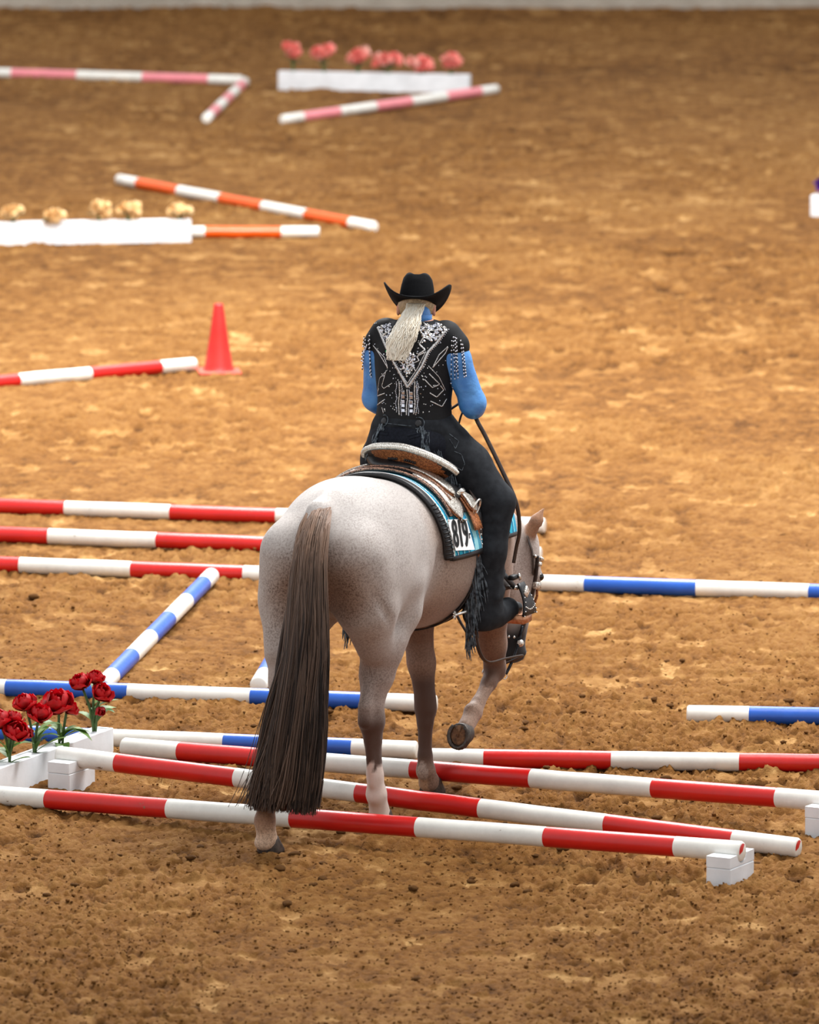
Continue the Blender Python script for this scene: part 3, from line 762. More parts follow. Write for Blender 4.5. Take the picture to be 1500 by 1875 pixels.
# thighs and buttocks
hf.ell((.16, -.18, 1.16), (.21, .128, .24), k=.06).ell((.10, .18, 1.16), (.20, .128, .24), k=.06)
hf.chain([((.03, -.145, 1.27), .145), ((.10, -.16, 1.04), .125), ((.24, -.145, .84), .088)], .05)
hf.chain([((.00, .145, 1.27), .145), ((.00, .165, 1.05), .125), ((-.08, .150, .84), .088)], .05)
hf.chain([((.36, -.195, 1.12), .115), ((.40, -.178, .98), .10), ((.32, -.15, .80), .080)], .05)
hf.chain([((.28, .195, 1.12), .115), ((.26, .185, .96), .10), ((.06, .16, .80), .080)], .05)
hf.chain([((.10, .004, 1.515), .040), ((-.03, .004, 1.468), .042), ((-.10, .002, 1.42), .036)], .05)
# hind leg, right (stepping forward)
hf.chain([((.32, -.145, .86), .105), ((.30, -.125, .70), .075), ((.262, -.115, .56), .052)], .03)
hf.chain([((.235, -.118, .68), .022), ((.198, -.116, .57), .030), ((.200, -.115, .50), .036)], .018)
hf.chain([((.235, -.112, .44), .018), ((.282, -.108, .20), .016)], .012)
hf.ell((.285, -.145, .505), (.035, .018, .05), k=.02)
hf.chain([((.262, -.115, .56), .050), ((.262, -.115, .49), .054), ((.285, -.112, .41), .038), ((.315, -.108, .24), .0345), ((.335, -.106, .15), .043), ((.36, -.104, .09), .038), ((.385, -.102, .06), .043)], .025)
hf.ell((.315, -.106, .135), (.03, .032, .03), k=.02)
# hind leg, left (trailing)
hf.chain([((-.02, .150, .86), .105), ((-.10, .130, .72), .075), ((-.19, .115, .58), .052)], .03)
hf.chain([((-.20, .118, .70), .022), ((-.25, .115, .59), .030), ((-.255, .112, .52), .036)], .018)
hf.chain([((-.19, .115, .58), .050), ((-.215, .112, .51), .054), ((-.26, .105, .43), .038), ((-.365, .09, .24), .0345), ((-.415, .083, .145), .043), ((-.405, .081, .09), .038), ((-.39, .08, .06), .043)], .025)
hf.ell((-.435, .082, .13), (.03, .032, .03), k=.02)
# shoulders and forelegs
hf.ell((1.36, -.19, 1.12), (.18, .10, .27), k=.06).ell((1.36, .19, 1.12), (.18, .10, .27), k=.06)
hf.ell((1.52, -.10, 1.02), (.12, .11, .15), k=.05).ell((1.52, .10, 1.02), (.12, .11, .15), k=.05)
hf.chain([((1.30, .15, .95), .10), ((1.215, .11, .80), .080), ((1.18, .065, .60), .060), ((1.165, .04, .44), .047)], .035)
hf.chain([((1.165, .04, .44), .045), ((1.165, .037, .39), .048), ((1.152, .033, .33), .035), ((1.135, .026, .18), .031), ((1.135, .022, .11), .041), ((1.16, .020, .07), .036), ((1.18, .020, .055), .043)], .022)
hf.ell((1.118, .022, .098), (.026, .03, .028), k=.02)
hf.chain([((1.40, -.17, .98), .105), ((1.42, -.165, .82), .088), ((1.47, -.16, .66), .062), ((1.505, -.155, .56), .050)], .035)
hf.ell((1.515, -.155, .535), (.047, .05, .06), k=.02)
hf.chain([((1.50, -.155, .525), .044), ((1.44, -.155, .48), .034), ((1.325, -.153, .405), .030), ((1.275, -.152, .370), .040), ((1.225, -.152, .335), .034), ((1.19, -.152, .315), .040)], .022)
hf.ell((1.26, -.152, .385), (.026, .03, .028), k=.02)
# neck
hf.chain([((1.26, 0, 1.36), .17), ((1.48, -.02, 1.27), .135), ((1.70, -.075, 1.165), .100), ((1.82, -.13, 1.085), .078)], .05, sc=(1, 1.15, 1))
hf.chain([((1.44, 0, 1.12), .15), ((1.62, -.05, 1.06), .105), ((1.76, -.11, 1.00), .085)], .05, sc=(1, 1.2, 1))
# head
HP = np.array((1.83, -.155, 1.10)); HM = np.array((1.775, -.125, .53))
e1 = (HM-HP)/np.linalg.norm(HM-HP); nn = np.array((math.cos(math.radians(-24)), math.sin(math.radians(-24)), 0)); nn -= e1*(nn@e1); nn /= np.linalg.norm(nn); e3 = np.cross(nn, -e1)
HR = np.stack([e1, nn, e3], 1)     # columns: down the face, out of the face, to the side
def hd(a, b, c): return HP+e1*a+nn*b+e3*c
hf.ell(hd(.06, -.01, 0), (.13, .085, .088), HR, .04)
hf.ell(hd(.20, -.055, .028), (.115, .115, .05), HR, .03).ell(hd(.20, -.055, -.028), (.115, .115, .05), HR, .03)
hf.cone(hd(.14, .015, 0), hd(.47, .005, 0), .076, .047, .04)
hf.cone(hd(.26, -.09, 0), hd(.50, -.04, 0), .055, .034, .035)
hf.ell(hd(.53, -.002, 0), (.055, .052, .055), HR, .03)
hf.ell(hd(.545, -.045, 0), (.035, .03, .04), HR, .02)
for s in (-1, 1):
    hf.ell(hd(.17, .045, s*.070), (.032, .026, .022), HR, .02)
    hf.ell(hd(.535, .028, s*.032), (.026, .02, .02), HR, .02)
    hf.ell(hd(.545, .040, s*.038), (.014, .010, .012), HR, .008, sub=True)
    base = hd(-.02, -.025, s*.060); tip = base+(-e1*.13+e3*s*.035+nn*.045)
    hf.cone(base, base*.45+tip*.55, .030, .032, .02); hf.cone(base*.45+tip*.55, tip, .031, .008, .012)
    mid = base*.4+tip*.6
    hf.cone(base*.7+tip*.3+nn*.026, tip*.8+base*.2+nn*.026, .020, .012, .008, sub=True)
for z0_, z1_, y_ in ((1.22, .92, -.012), ):
    hf.cone((-.16, y_, z0_), (-.12, y_+.012, z1_), .030, .050, .03, sub=True)
hf.cone((-.10, -.262, 1.20), (.14, -.300, .92), .012, .010, .03, sub=True)
hf.cone((.545, -.33, 1.22), (.50, -.285, .96), .018, .014, .04, sub=True)
hf.ell((-.412, .088, .042), (.040, .047, .034), k=.02).ell((.362, -.102, .042), (.040, .047, .034), k=.02).ell((1.158, .020, .042), (.040, .047, .034), k=.02)
# skin folds: flank, between the thighs, jaw
V, Q = hf.mesh(2)
def coat_colors(V):
    x, y, z = V.T
    def rgb(*c): return np.array(lin(*c)[:3])
    light, mid, brown, dark, white, black = rgb(184, 177, 172), rgb(156, 130, 111), rgb(124, 86, 61), rgb(64, 40, 28), rgb(212, 194, 182), rgb(24, 22, 23)
    C = np.repeat(light[None], len(V), 0); roan = np.full(len(V), .42)
    def mix(c, w):
        nonlocal C
        w = np.clip(w, 0, 1)[:, None]; C = C*(1-w)+c[None]*w
    nz = vnoise(x*9+3, y*9+z*9, 5)-.5
    butt = np.exp(-((z-1.10+nz*.1)/.20)**2)*smooth01(-x, -.22, .06)*np.exp(-((y+.03)/.26)**4)
    mix(mid, butt*.8); mix(brown, butt**2*.75); roan = np.maximum(roan, .42+butt*.58)
    barrel = smooth01(x+.1*nz, .42, .60)*smooth01(-z, -1.50, -1.36)*(x < 1.7)
    mix(mid, barrel*.75); belly = smooth01(x, .4, .55)*smooth01(-z, -1.12, -.9)*(z > .7); mix(brown, belly*.55); roan = np.maximum(roan, barrel*.6)
    shoulder = smooth01(x, 1.15, 1.3)*(z < 1.2)*(z > .45)*(x < 1.68); mix(brown, shoulder*.55)
    legs = smooth01(-z, -.98, -.70)*((x < .6) | (x > 1.1)); legs *= ~((x > 1.62))
    mix(brown, legs*.6*(x > 1)+legs*.5*(x < 1)); roan = np.maximum(roan, legs*.6)
    hindl = (x < .7); 
    dk = smooth01(-z-.03*nz, -.60, -.48)*hindl; mix(dark, dk*.90)
    dk = smooth01(-z, -.62, -.50)*smooth01(z, .08, .2)*(x > 1.1)*(y > -.02)*(x < 1.6); mix(dark, dk*.92)
    dk = np.exp(-((z-.53)/.08)**2)*(x > 1.38)*(y < -.08)*(x < 1.6); mix(dark, dk*.7)
    dk = smooth01(z, .55, .72)*smooth01(-z, -.92, -.78)*(x > 1.1)*(x < 1.62); mix(rgb(120, 84, 62), dk*.6)
    low = hindl*(y > 0)*smooth01(-z, -.36, -.26); mix(rgb(128, 90, 64), low); mix(rgb(206, 176, 150), hindl*(y > 0)*smooth01(-z, -.16, -.08))
    pas = (x > 1.1)*(y > 0)*smooth01(-z, -.12, -.07)*(x < 1.5); mix(rgb(196, 160, 128), pas*.8)
    sock = hindl*(y < 0)*smooth01(-z-.06*(vnoise(x*30+z*8, y*30+z*22, 9)-.5)-.25*(x-.31), -.285, -.268); mix(white, sock); roan = roan*(1-sock*.9)
    rfl = (x < 1.42)*(x > 1.05)*(y < -.08)*(z < .47)*(z > .2); mix(rgb(150, 122, 104), rfl*.9)
    d = np.linalg.norm((V-HP), axis=1); hw = smooth01(x, 1.60, 1.72)*(z > .4); mix(rgb(172, 158, 150), hw*.8)
    a = (V-HP)@e1; mz = hw*smooth01(a, .34, .46)*(x > 1.55); mix(black, mz); roan = roan*(1-mz)
    ear = 0
    for s in (-1, 1):
        b0 = hd(-.02, -.025, s*.060); ax = -e1*.13+e3*s*.035+nn*.045; t_ = np.clip(((V-b0)@ax)/(ax@ax), .1, 1.1); ear = np.maximum(ear, 1-smooth01(np.linalg.norm(V-b0-t_[:, None]*ax, axis=1), .030, .042)); mix(rgb(150, 104, 70), ear*.9)
    return C, roan
horse = root_at('horse', (.45, 0, 0), 'grey-brown roan horse stepping over the poles with head lowered', 'horse')
me = fast_mesh('body', V, Q, M['coat']); c, ro = coat_colors(V); attr(me, 'coat', c); attr(me, 'roan', ro)
link('body', me, horse, off(horse))
HB = BVHTree.FromPolygons([tuple(v) for v in V.tolist()], Q.tolist())

def hoof(c, fwd, up, label=None, lifted=False):
    """c: centre of the sole; fwd: toe direction; up: from sole to leg"""
    up = Vector(up).normalized(); fwd = Vector(fwd); fwd = (fwd-up*fwd.dot(up)).normalized(); sd = up.cross(fwd)
    b = MB(); n = 18; V = []; F = []
    rows = [(.0, .064, .058, .004), (.010, .066, .060, .003), (.055, .051, .049, -.010), (.068, .049, .047, -.014), (.078, .038, .036, -.016)]
    for h, a, w, s in rows:
        for k in range(n):
            t = 2*PI*k/n; r = 1-.10*(math.cos(t) < -.6); V.append(Vector(c)+up*(h*(.92+.12*math.cos(t)))+fwd*(a*math.cos(t)*r+s)+sd*(w*math.sin(t)))
    for i in range(len(rows)-1):
        for k in range(n): F.append([i*n+k, i*n+(k+1) % n, (i+1)*n+(k+1) % n, (i+1)*n+k])
    F.append(list(range(n))[::-1]); F.append([(len(rows)-1)*n+k for k in range(n)])
    b.add(V, F); o = put(b, 'hoof', M['hoof'], horse)
    if lifted:
        sh = MB(); P = np.zeros((15, 2, 3))
        for k in range(15):
            t = -PI*.80+2*PI*.80*k/14
            for j, q in enumerate((1.0, .72)): P[k, j] = Vector(c)-up*.004+fwd*(.064*q*math.cos(t)+.004)+sd*(.058*q*math.sin(t))
        sh.grid(P, thick=.008); sub(sh, 'horseshoe', M['shoe'], o)
        so = MB(); so.ball(Vector(c)+up*.001, (.05, .046, .006), 14, 6, R=Matrix((fwd, sd, up)).transposed()); so.tube([Vector(c)-fwd*.045-up*.004, Vector(c)+fwd*.012-up*.004], [.016, .004], 6); sub(so, 'sole', M['hoof_sole'], o)
    return o
hoof((.405, -.101, -.004), (1, .05, 0), (0, 0, 1)); hoof((-.370, .079, -.004), (1, -.25, -.0), (-.05, 0, 1))
hoof((1.200, .020, -.006), (1, 0, 0), (0, 0, 1)); hoof((1.120, -.150, .290), (-.25, 0, -1), (.92, -.10, -.16), lifted=True)
# eyes
for s in (-1, 1):
    b = MB(); b.ball(hd(.17, .052, s*.078), .019, 10, 8); put(b, 'eye', mat('dark_eye', lin(20, 14, 12), lin(10, 8, 8), 10, .1), horse)

# hair: thin strands in one mesh, shaded by a tint attribute
def hair_material(name, dark, light):
    m, nt, b = new_mat(name); b.inputs['Roughness'].default_value = .42; b.inputs['Specular IOR Level'].default_value = .3
    a = nt.nodes.new('ShaderNodeAttribute'); a.attribute_name = 'tint'; r = nt.nodes.new('ShaderNodeValToRGB'); e = r.color_ramp.elements
    e[0].color = dark; e[1].color = light; nt.links.new(a.outputs['Fac'], r.inputs['Fac']); nt.links.new(r.outputs['Color'], b.inputs['Base Color']); return m
M['tail_hair'] = hair_material('tail_hair', lin(34, 23, 17), lin(184, 148, 124))
M['blond_hair'] = hair_material('blond_hair', lin(206, 176, 130), lin(255, 248, 232))
def strands(paths, tints, rad, name, m, parent):
    """paths (n,k,3), tints (n,k), rad (k,) : three-sided tapering strands"""
    n, k, _ = paths.shape; T = np.gradient(paths, axis=1); T /= np.linalg.norm(T, axis=2, keepdims=True)+1e-9
    ref = np.array((.3, .95, .1)); A = np.cross(T, ref); A /= np.linalg.norm(A, axis=2, keepdims=True)+1e-9; B = np.cross(T, A)
    V = np.stack([paths+(A*math.cos(2*PI*q/3)+B*math.sin(2*PI*q/3))*rad[None, :, None] for q in range(3)], 2)
    base = (np.arange(n)*k*3)[:, None, None]+(np.arange(k-1)*3)[None, :, None]; q = np.arange(3)[None, None]
    F = np.stack([base+q, base+(q+1) % 3, base+(q+1) % 3+3, base+q+3], -1).reshape(-1, 4)
    me = fast_mesh(name, V.reshape(-1, 3), F, m); attr(me, 'tint', np.repeat(tints.reshape(-1), 3))
    o = link(name, me, parent); return o
tk = np.array([(.075, -.004, 1.492, .012, .008), (-.01, -.010, 1.478, .040, .026), (-.085, -.018, 1.440, .056, .040), (-.185, -.034, 1.32, .070, .056), (-.25, -.052, 1.15, .082, .058), (-.31, -.070, .94, .100, .062), (-.36, -.066, .72, .120, .066), (-.40, -.055, .50, .142, .068), (-.43, -.035, .32, .160, .066), (-.45, -.015, .19, .165, .06)])
tail = empty('tail', off(horse), 0, horse)
ts = catmull(tk, 16)
b = MB(); n = 16; V = []; F = []
for i in range(15):
    for k in range(n):
        t = 2*PI*k/n; q = .80 if i > 1 else .7
        g_ = ts[min(i+1, 15), [0, 2]]-ts[max(i-1, 0), [0, 2]]; g_ = g_/np.linalg.norm(g_); V.append((ts[i, 0]+ts[i, 4]*q*math.cos(t)*g_[1], ts[i, 1]+ts[i, 3]*q*math.sin(t), ts[i, 2]-ts[i, 4]*q*math.cos(t)*g_[0]))
for i in range(14):
    for k in range(n): F.append([i*n+k, i*n+(k+1) % n, (i+1)*n+(k+1) % n, (i+1)*n+k])
F.append(list(range(n))); F.append([14*n+k for k in range(n)][::-1]); b.add(V, F)
b.build('tail_core', mat('dark_tail_core', lin(52, 38, 32), lin(30, 22, 18), 30, .6), tail)
NS = 2600; K = 14
r0 = np.sqrt(RNG.uniform(.35, 1, NS)); an = RNG.uniform(0, 2*PI, NS); Ln = np.where(RNG.random(NS) < .25, RNG.uniform(.55, .95, NS), RNG.uniform(.93, 1.0, NS)); st0 = np.where(RNG.random(NS) < .5, 0, RNG.uniform(0, .35, NS))
tt = np.linspace(0, 1, K)[None]*(Ln-st0)[:, None]+st0[:, None]
S = np.stack([np.interp(tt, np.linspace(0, 1, 16), ts[:, c]) for c in range(5)], -1)
lock = np.floor(an/(2*PI)*22+RNG.normal(0, .35, NS))
wav = .013*np.sin(tt*9+lock[:, None]*1.7)*np.clip(tt*2, 0, 1)+.006*np.sin(tt*21+lock[:, None]*2.9)*np.clip(tt*2, 0, 1)+.012*(RNG.random((NS, 1))-.5)*tt*3*np.sin(tt*6+RNG.uniform(0, 6, (NS, 1)))
rr = r0[:, None]*(1+.10*np.sin(tt*8+lock[:, None]*2.1))
tg = np.gradient(ts[:, [0, 2]], axis=0); tg /= np.linalg.norm(tg, axis=1, keepdims=True); nx = np.interp(tt, np.linspace(0, 1, 16), tg[:, 1]); nz_ = np.interp(tt, np.linspace(0, 1, 16), -tg[:, 0])
cs = S[..., 4]*rr*np.cos(an)[:, None]
P = np.stack([S[..., 0]+cs*nx+wav*.4, S[..., 1]+S[..., 3]*rr*np.sin(an)[:, None]+wav, S[..., 2]+cs*nz_], -1)
# a few stray ends swept to the left
stray = RNG.random(NS) < .05
P[stray, :, 1] += (np.clip(tt[stray]-.55, 0, 1)**2*RNG.uniform(.0, .55, (stray.sum(), 1)))
tint = np.clip(.66-.95*tt, .12, .66)+(RNG.random((NS, 1))-.5)*.26+ .09*np.sin(lock*3.1)[:, None]
tint += .35*np.clip(1-tt/.10, 0, 1)
strands(P, np.clip(tint, 0, 1), np.linspace(.0034, .0016, K), 'tail_hair', M['tail_hair'], tail)['kind'] = 'stuff'
# mane lying on the left of the crest, forelock
crest = catmull([(1.28, .02, 1.52), (1.48, .01, 1.405), (1.68, -.045, 1.27), (1.80, -.10, 1.175)], 220)
P = np.zeros((220, 6, 3))
for j in range(6):
    t = j/5; P[:, j] = crest+np.stack([.02*t*RNG.normal(0, 1, 220), .03+.10*math.sin(t*1.4)+.01*RNG.normal(0, 1, 220), np.full(220, -.012-.17*t*t+.02*t)], 1)
o = strands(P, RNG.uniform(.15, .5, (220, 1)).repeat(6, 1), np.linspace(.004, .0015, 6), 'mane', M['tail_hair'], horse); o.location = off(horse); o['kind'] = 'stuff'

# ------------------------------------------------------------------ surfaces wrapped on the horse
def skin_pt(x, phi, offs=.0, cz=1.2):
    """point of the horse's skin at station x, phi radians from the spine (positive = right side), pushed out by offs"""
    d = Vector((0, -math.sin(phi), math.cos(phi))); c = Vector((x, 0, cz))
    h = HB.ray_cast(c+d*.62, -d)
    p = h[0] if h[0] else c+d*.33
    return p+d*offs
def wrap(xs, phis, offs, cz=1.2):
    """xs: (a,) or (a,b); returns (a,b,3)"""
    a, b = len(xs), len(phis)
    P = np.array([[skin_pt(xs[i] if np.ndim(xs[i]) == 0 else xs[i][j], phis[j], offs, cz)[:] for j in range(b)] for i in range(a)])
    for it in range(2):
        P[:, 1:-1] = P[:, 1:-1]*.5+.25*(P[:, :-2]+P[:, 2:])
    return P

# saddle blanket
M['blanket'], nt, bb = new_mat('turquoise_woven_wool'); bb.inputs['Roughness'].default_value = .9
a_ = nt.nodes.new('ShaderNodeAttribute'); a_.attribute_name = 'weave'
r_ = nt.nodes.new('ShaderNodeValToRGB'); r_.color_ramp.interpolation = 'CONSTANT'
seq = [(0, (236, 240, 238)), (.03, (30, 160, 190)), (.10, (96, 204, 216)), (.14, (20, 130, 168)), (.20, (225, 235, 235)), (.225, (24, 60, 80)), (.25, (40, 168, 196)), (.36, (16, 110, 150)), (.42, (130, 214, 224)), (.46, (22, 140, 176)), (.60, (230, 238, 238)), (.62, (28, 90, 130)), (.66, (44, 166, 198)), (.8, (18, 120, 160)), (.88, (150, 214, 224))]
while len(r_.color_ramp.elements) < len(seq): r_.color_ramp.elements.new(.5)
for e, (p, c) in zip(r_.color_ramp.elements, seq): e.position = p; e.color = lin(*c)
tcn = nt.nodes.new('ShaderNodeTexCoord'); nz = nt.nodes.new('ShaderNodeTexNoise'); nz.inputs['Scale'].default_value = 60; nt.links.new(tcn.outputs['Object'], nz.inputs['Vector'])
ma = nt.nodes.new('ShaderNodeMath'); ma.operation = 'MULTIPLY_ADD'; ma.inputs[1].default_value = .07; nt.links.new(nz.outputs['Fac'], ma.inputs[0]); nt.links.new(a_.outputs['Fac'], ma.inputs[2])
nt.links.new(ma.outputs[0], r_.inputs['Fac']); nt.links.new(r_.outputs['Color'], bb.inputs['Base Color'])
add_bump(nt, bb, 260, .5, .003)
blk = root_at('saddle_blanket', (.95, 0, 1.53), 'turquoise striped woven saddle blanket with black leather edge on the roan horse', 'blanket')
PM = math.radians(92); phs = np.linspace(-PM, PM, 61)
xs = np.linspace(.555, 1.40, 26)
def sweep(xv): return [[x+.05*min(1, abs(p)/PM)**2*(1 if x < 1 else 0) for p in phs] for x in xv]
P = wrap(sweep(xs), phs, .020)
b = MB(); b.grid(P, thick=.014); o = put(b, 'woven_pad', M['blanket'], blk)
w = np.repeat((np.abs(np.linspace(0, 1, 26))*.845*4.2 % 1.0)[:, None], 61, 1); w = np.concatenate([w.ravel(), w.ravel()])
bot = np.abs(np.concatenate([np.tile(phs, 26)]*2)); 
attr(o.data, 'weave', w)
b = MB(); P = wrap(sweep(np.linspace(.522, .560, 4)), phs, .019); P[0] = P[0]*.5+wrap(sweep([.522]), phs, .010)[0]*.5
b.grid(P, thick=.018); o = put(b, 'leather_edge', M['leather_black'], blk); o['label'] = 'ribbed black leather edge'
for k in range(14):   # stitched ribs on the right drop of the edge
    ph = math.radians(50+3.1*k); q = MB(); dx = .05*(ph/PM)**2; q.tube([skin_pt(.520+dx, ph, .026), skin_pt(.542+dx, ph, .031), skin_pt(.560+dx, ph, .028)], .0042, 5); sub(q, 'rib', M['leather_black'], o)
b = MB()
for s in (-1, 1):
    b.grid(wrap(np.linspace(.60, 1.40, 26), np.linspace(s*math.radians(89.5), s*math.radians(93), 3), .021), thick=.020)
put(b, 'lower_binding', M['leather_black'], blk)
b = MB(); b.grid(wrap(sweep([.560, .567]), phs, .0285), thick=.004); put(b, 'white_piping', M['card'], blk)
# number card pinned to the blanket
P = np.zeros((4, 4, 3)); cnr = np.array([[(.500, 0, 1.362), (.500, 0, 1.212)], [(.668, 0, 1.345), (.668, 0, 1.195)]])
for i in range(4):
    for j in range(4):
        s, t = i/3, j/3; x = .585+.165*s+.018*t; z = 1.362-.140*t-.018*s
        h = HB.ray_cast(Vector((x, -1, z)), Vector((0, 1, 0))); P[i, j] = (x, (h[0].y if h[0] else -.36), z)
# flat card: best plane through the wrapped points, standing proud of the wool
cen = P.reshape(-1, 3).mean(0); du = P[3].mean(0)-P[0].mean(0); dv = P[:, 3].mean(0)-P[:, 0].mean(0)
nrm = np.cross(du, dv); nrm /= np.linalg.norm(nrm); nrm *= -1 if nrm[1] > 0 else 1
cen = cen+nrm*max((P.reshape(-1, 3)-cen)@nrm)+nrm*.032
P2 = np.array([[cen+du*(i/3-.5)+dv*(j/3-.5) for j in range(4)] for i in range(4)])
b = MB(); b.grid(P2, thick=.002); card = put(b, 'number_card', M['card'], blk, False); card['label'] = 'white card printed 819'
def flat_text(txt, size, name, m, parent, c, ux, uy, sx=1., bold=0.):
    cu = bpy.data.curves.new(name, 'FONT'); cu.body = txt; cu.size = size; cu.align_x = 'CENTER'; cu.align_y = 'CENTER'; cu.extrude = .0006
    to = bpy.data.objects.new(name, cu); COL.objects.link(to); dg = bpy.context.evaluated_depsgraph_get(); me = bpy.data.meshes.new_from_object(to.evaluated_get(dg)); bpy.data.objects.remove(to)
    ux = Vector(ux).normalized(); n = ux.cross(Vector(uy)).normalized(); uy = n.cross(ux); base = [v.co.copy() for v in me.vertices]; F0 = [list(p.vertices) for p in me.polygons]; b = MB()
    for dx, dy in ((0, 0), (bold, 0), (-bold, 0), (0, bold*.6), (0, -bold*.6)):
        b.add([Vector(c)+ux*(v.x*sx+dx)+uy*(v.y+dy)+n*(v.z+abs(dx)*.01) for v in base], F0)
    bpy.data.meshes.remove(me); return b.build(name, m, parent, False)
flat_text('819', .172, 'printed_number', M['ink'], card, cen+nrm*.0025-du*.04, du, -dv, .52, .005)
flat_text('r', .05, 'printed_mark', M['ink'], card, cen+nrm*.0025+du*.43+dv*.02, du, -dv, .8, .001)
for i, j in ((0, 0), (3, 0)):
    q = MB(); q.ball(P2[i, j]*.93+cen*.07+nrm*.003, .0045, 6, 4); sub(q, 'pin', M['silver_plain'], card)

# ------------------------------------------------------------------ saddle
sad = root_at('saddle', (.92, -.02, 1.56), 'black western saddle with silver plates, tooled tan cantle back and rope-edged silver rim', 'saddle')
# skirts: rear edge and lower corners
skp = np.radians(np.linspace(-62, 62, 41))
b = MB(); b.grid(wrap(np.linspace(.622, 1.30, 16), skp, .036), thick=.010); skirt = put(b, 'skirt', M['leather_black'], sad)
b = MB(); b.tube([skin_pt(.624, p, .043) for p in skp], .006, 6); o = sub(b, 'laced_edge', mat('rose_lacing', lin(190, 140, 112), lin(60, 40, 34), 240, .5, lo=.48, hi=.52), skirt)
sk2 = np.radians(np.linspace(-50, 52, 31))
b = MB(); b.grid(wrap(np.linspace(.672, .81, 5), sk2, .047), thick=.010); jock = put(b, 'rear_jockey', M['leather_black'], sad)
b = MB(); b.tube([skin_pt(.674, p, .054) for p in sk2], .005, 6); sub(b, 'laced_edge', bpy.data.materials['rose_lacing'], jock)
def plate(x0, p0, p1, w, offs, name, parent, point=.35, s=1):
    n = 14; ph = np.radians(np.linspace(p0, p1, n))*s; xs2 = []
    for i in range(5):
        t = i/4; row = []
        for k in range(n):
            f = k/(n-1); wid = w*min(1, .45+f*2.2)
            if f > .8: wid = w*(1-(f-.8)/.2*point)
            lead = .05*max(0, f-.8)/.2*point*2*(1-t)*w/.09
            row.append(x0+lead+wid*t*(1))
        xs2.append(row)
    b = MB(); b.grid(wrap(xs2, ph, offs), thick=.007); o = sub(b, name, M['silver'], parent)
    q = MB(); q.grid(wrap(xs2, ph, offs-.006)+np.array((-.004, 0, -.003)), thick=.005); sub(q, 'plate_backing', M['leather_tan'], parent); return o
for s in (1, -1):
    plate(.632, 22, 68, .120, .050, 'corner_plate', skirt, .55, s)
    plate(.688, 16, 51, .075, .064, 'corner_plate', jock, .5, s)
    plate(.80, 50, 64, .07, .064, 'side_plate', skirt, .4, s)
    # strap keeper with its ring
    b = MB(); p = skin_pt(.765, s*math.radians(50), .080)
    b.box(p, (.035, .022, .03), Matrix.Rotation(s*.8, 3, 'X'), bev=.004); sub(b, 'strap_keeper', M['silver_plain'], jock)
    b = MB(); c = skin_pt(.85, s*math.radians(62), .068); R = [c+Vector((.03*math.cos(t), -s*.012*math.sin(t), .036*math.sin(t))) for t in np.linspace(0, 2*PI, 13)]
    b.tube(R, .005, 6, cap=False); sub(b, 'rigging_ring', M['silver_plain'], skirt)
    b = MB(); b.grid(wrap(np.linspace(.79, .87, 4), np.radians(np.linspace(48, 76, 8))*s, .046), thick=.008); sub(b, 'rigging_leather', M['leather_tan'], skirt)
# seat, pommel and horn
sf = Field((.62, -.32, 1.44), (1.42, .28, 1.85), .009)
sf.ell((.92, -.02, 1.575), (.25, .19, .055), k=.03).ell((1.20, -.01, 1.62), (.07, .17, .11), k=.04)
sf.cone((1.20, -.01, 1.70), (1.225, -.01, 1.77), .034, .026, .02).ell((1.23, -.01, 1.785), (.052, .052, .016), k=.008)
sf.ell((.79, -.03, 1.60), (.05, .19, .05), k=.03)
V, Q = sf.mesh(1); link('seat', fast_mesh('seat', V, Q, M['leather_black']), sad, off(sad))
# cantle: curved rim, silver face, tooled back
ct = np.radians(np.linspace(-82, 82, 41))
def can(t, drop=0., inset=0.):
    y = -.062-.232*math.sin(t)*(1-inset*.35); x = .81-.155*math.cos(t)+inset*.06; z = 1.575+.095*max(0, math.cos(t))**.75-drop-.055*(math.sin(t) > 0)*abs(math.sin(t))**1.5*.8-.004*math.sin(t)
    return Vector((x, y, z))
b = MB(); rim = [can(t) for t in ct]; b.tube(rim, .0085, 8); cr = put(b, 'cantle_rim', M['leather_black'], sad)
b = MB()
for s in (0, PI):   # the rope edge: two silver strands laid around the rim
    pts = []
    for k in range(321):
        t = math.radians(-82+164*k/320); p = can(t); a = k*.80+s; tg = (can(t+.01)-can(t-.01)).normalized(); u1 = Vector((0, 0, 1)); u1 = (u1-tg*u1.dot(tg)).normalized(); u2 = tg.cross(u1)
        pts.append(p+(u1*math.cos(a)+u2*math.sin(a))*.0085)
    b.tube(pts, .0052, 5)
sub(b, 'rope_edge', mat('silver_rope', lin(235, 230, 220), lin(190, 184, 172), 90, .3, metal=.75), cr)
P = np.array([[(can(t)+Vector((.004+.05*k/3, 0, .010+.012*math.sin(k/3*PI)-.016*(k/3)))+Vector((0, .02*math.sin(t)*k/3, 0)))[:] for k in range(4)] for t in ct])
b = MB(); b.grid(P, thick=.006); sub(b, 'silver_face', M['silver'], cr)
P = np.array([[can(t, .082*k/5*max(.25, math.cos(t))**.5, k/5)[:] for k in range(6)] for t in ct[1:-1]])
b = MB(); b.grid(P, thick=.010)
mi = []; cb = b.build('cantle_back', [M['leather_tan'], M['leather_black']], sad, True, off(sad)); cb['label'] = 'tooled tan leather cantle back'
for p in cb.data.polygons:
    yy = p.center.y; p.material_index = 1 if (yy > .095 or yy < -.235) else 0
for y0 in (.03, -.085):   # black laced slots in the tooled panel
    for k in range(6):
        q = MB(); y = y0-.012*k; t = math.asin(max(-1, min(1, (-.062-y)/.232))); p = can(t, .058*max(.25, math.cos(t))**.5, .7)
        q.tube([p+Vector((-.009, 0, -.006)), p+Vector((-.009, -.003, .006))], .0042, 6); sub(q, 'lace', M['leather_black'], cb)
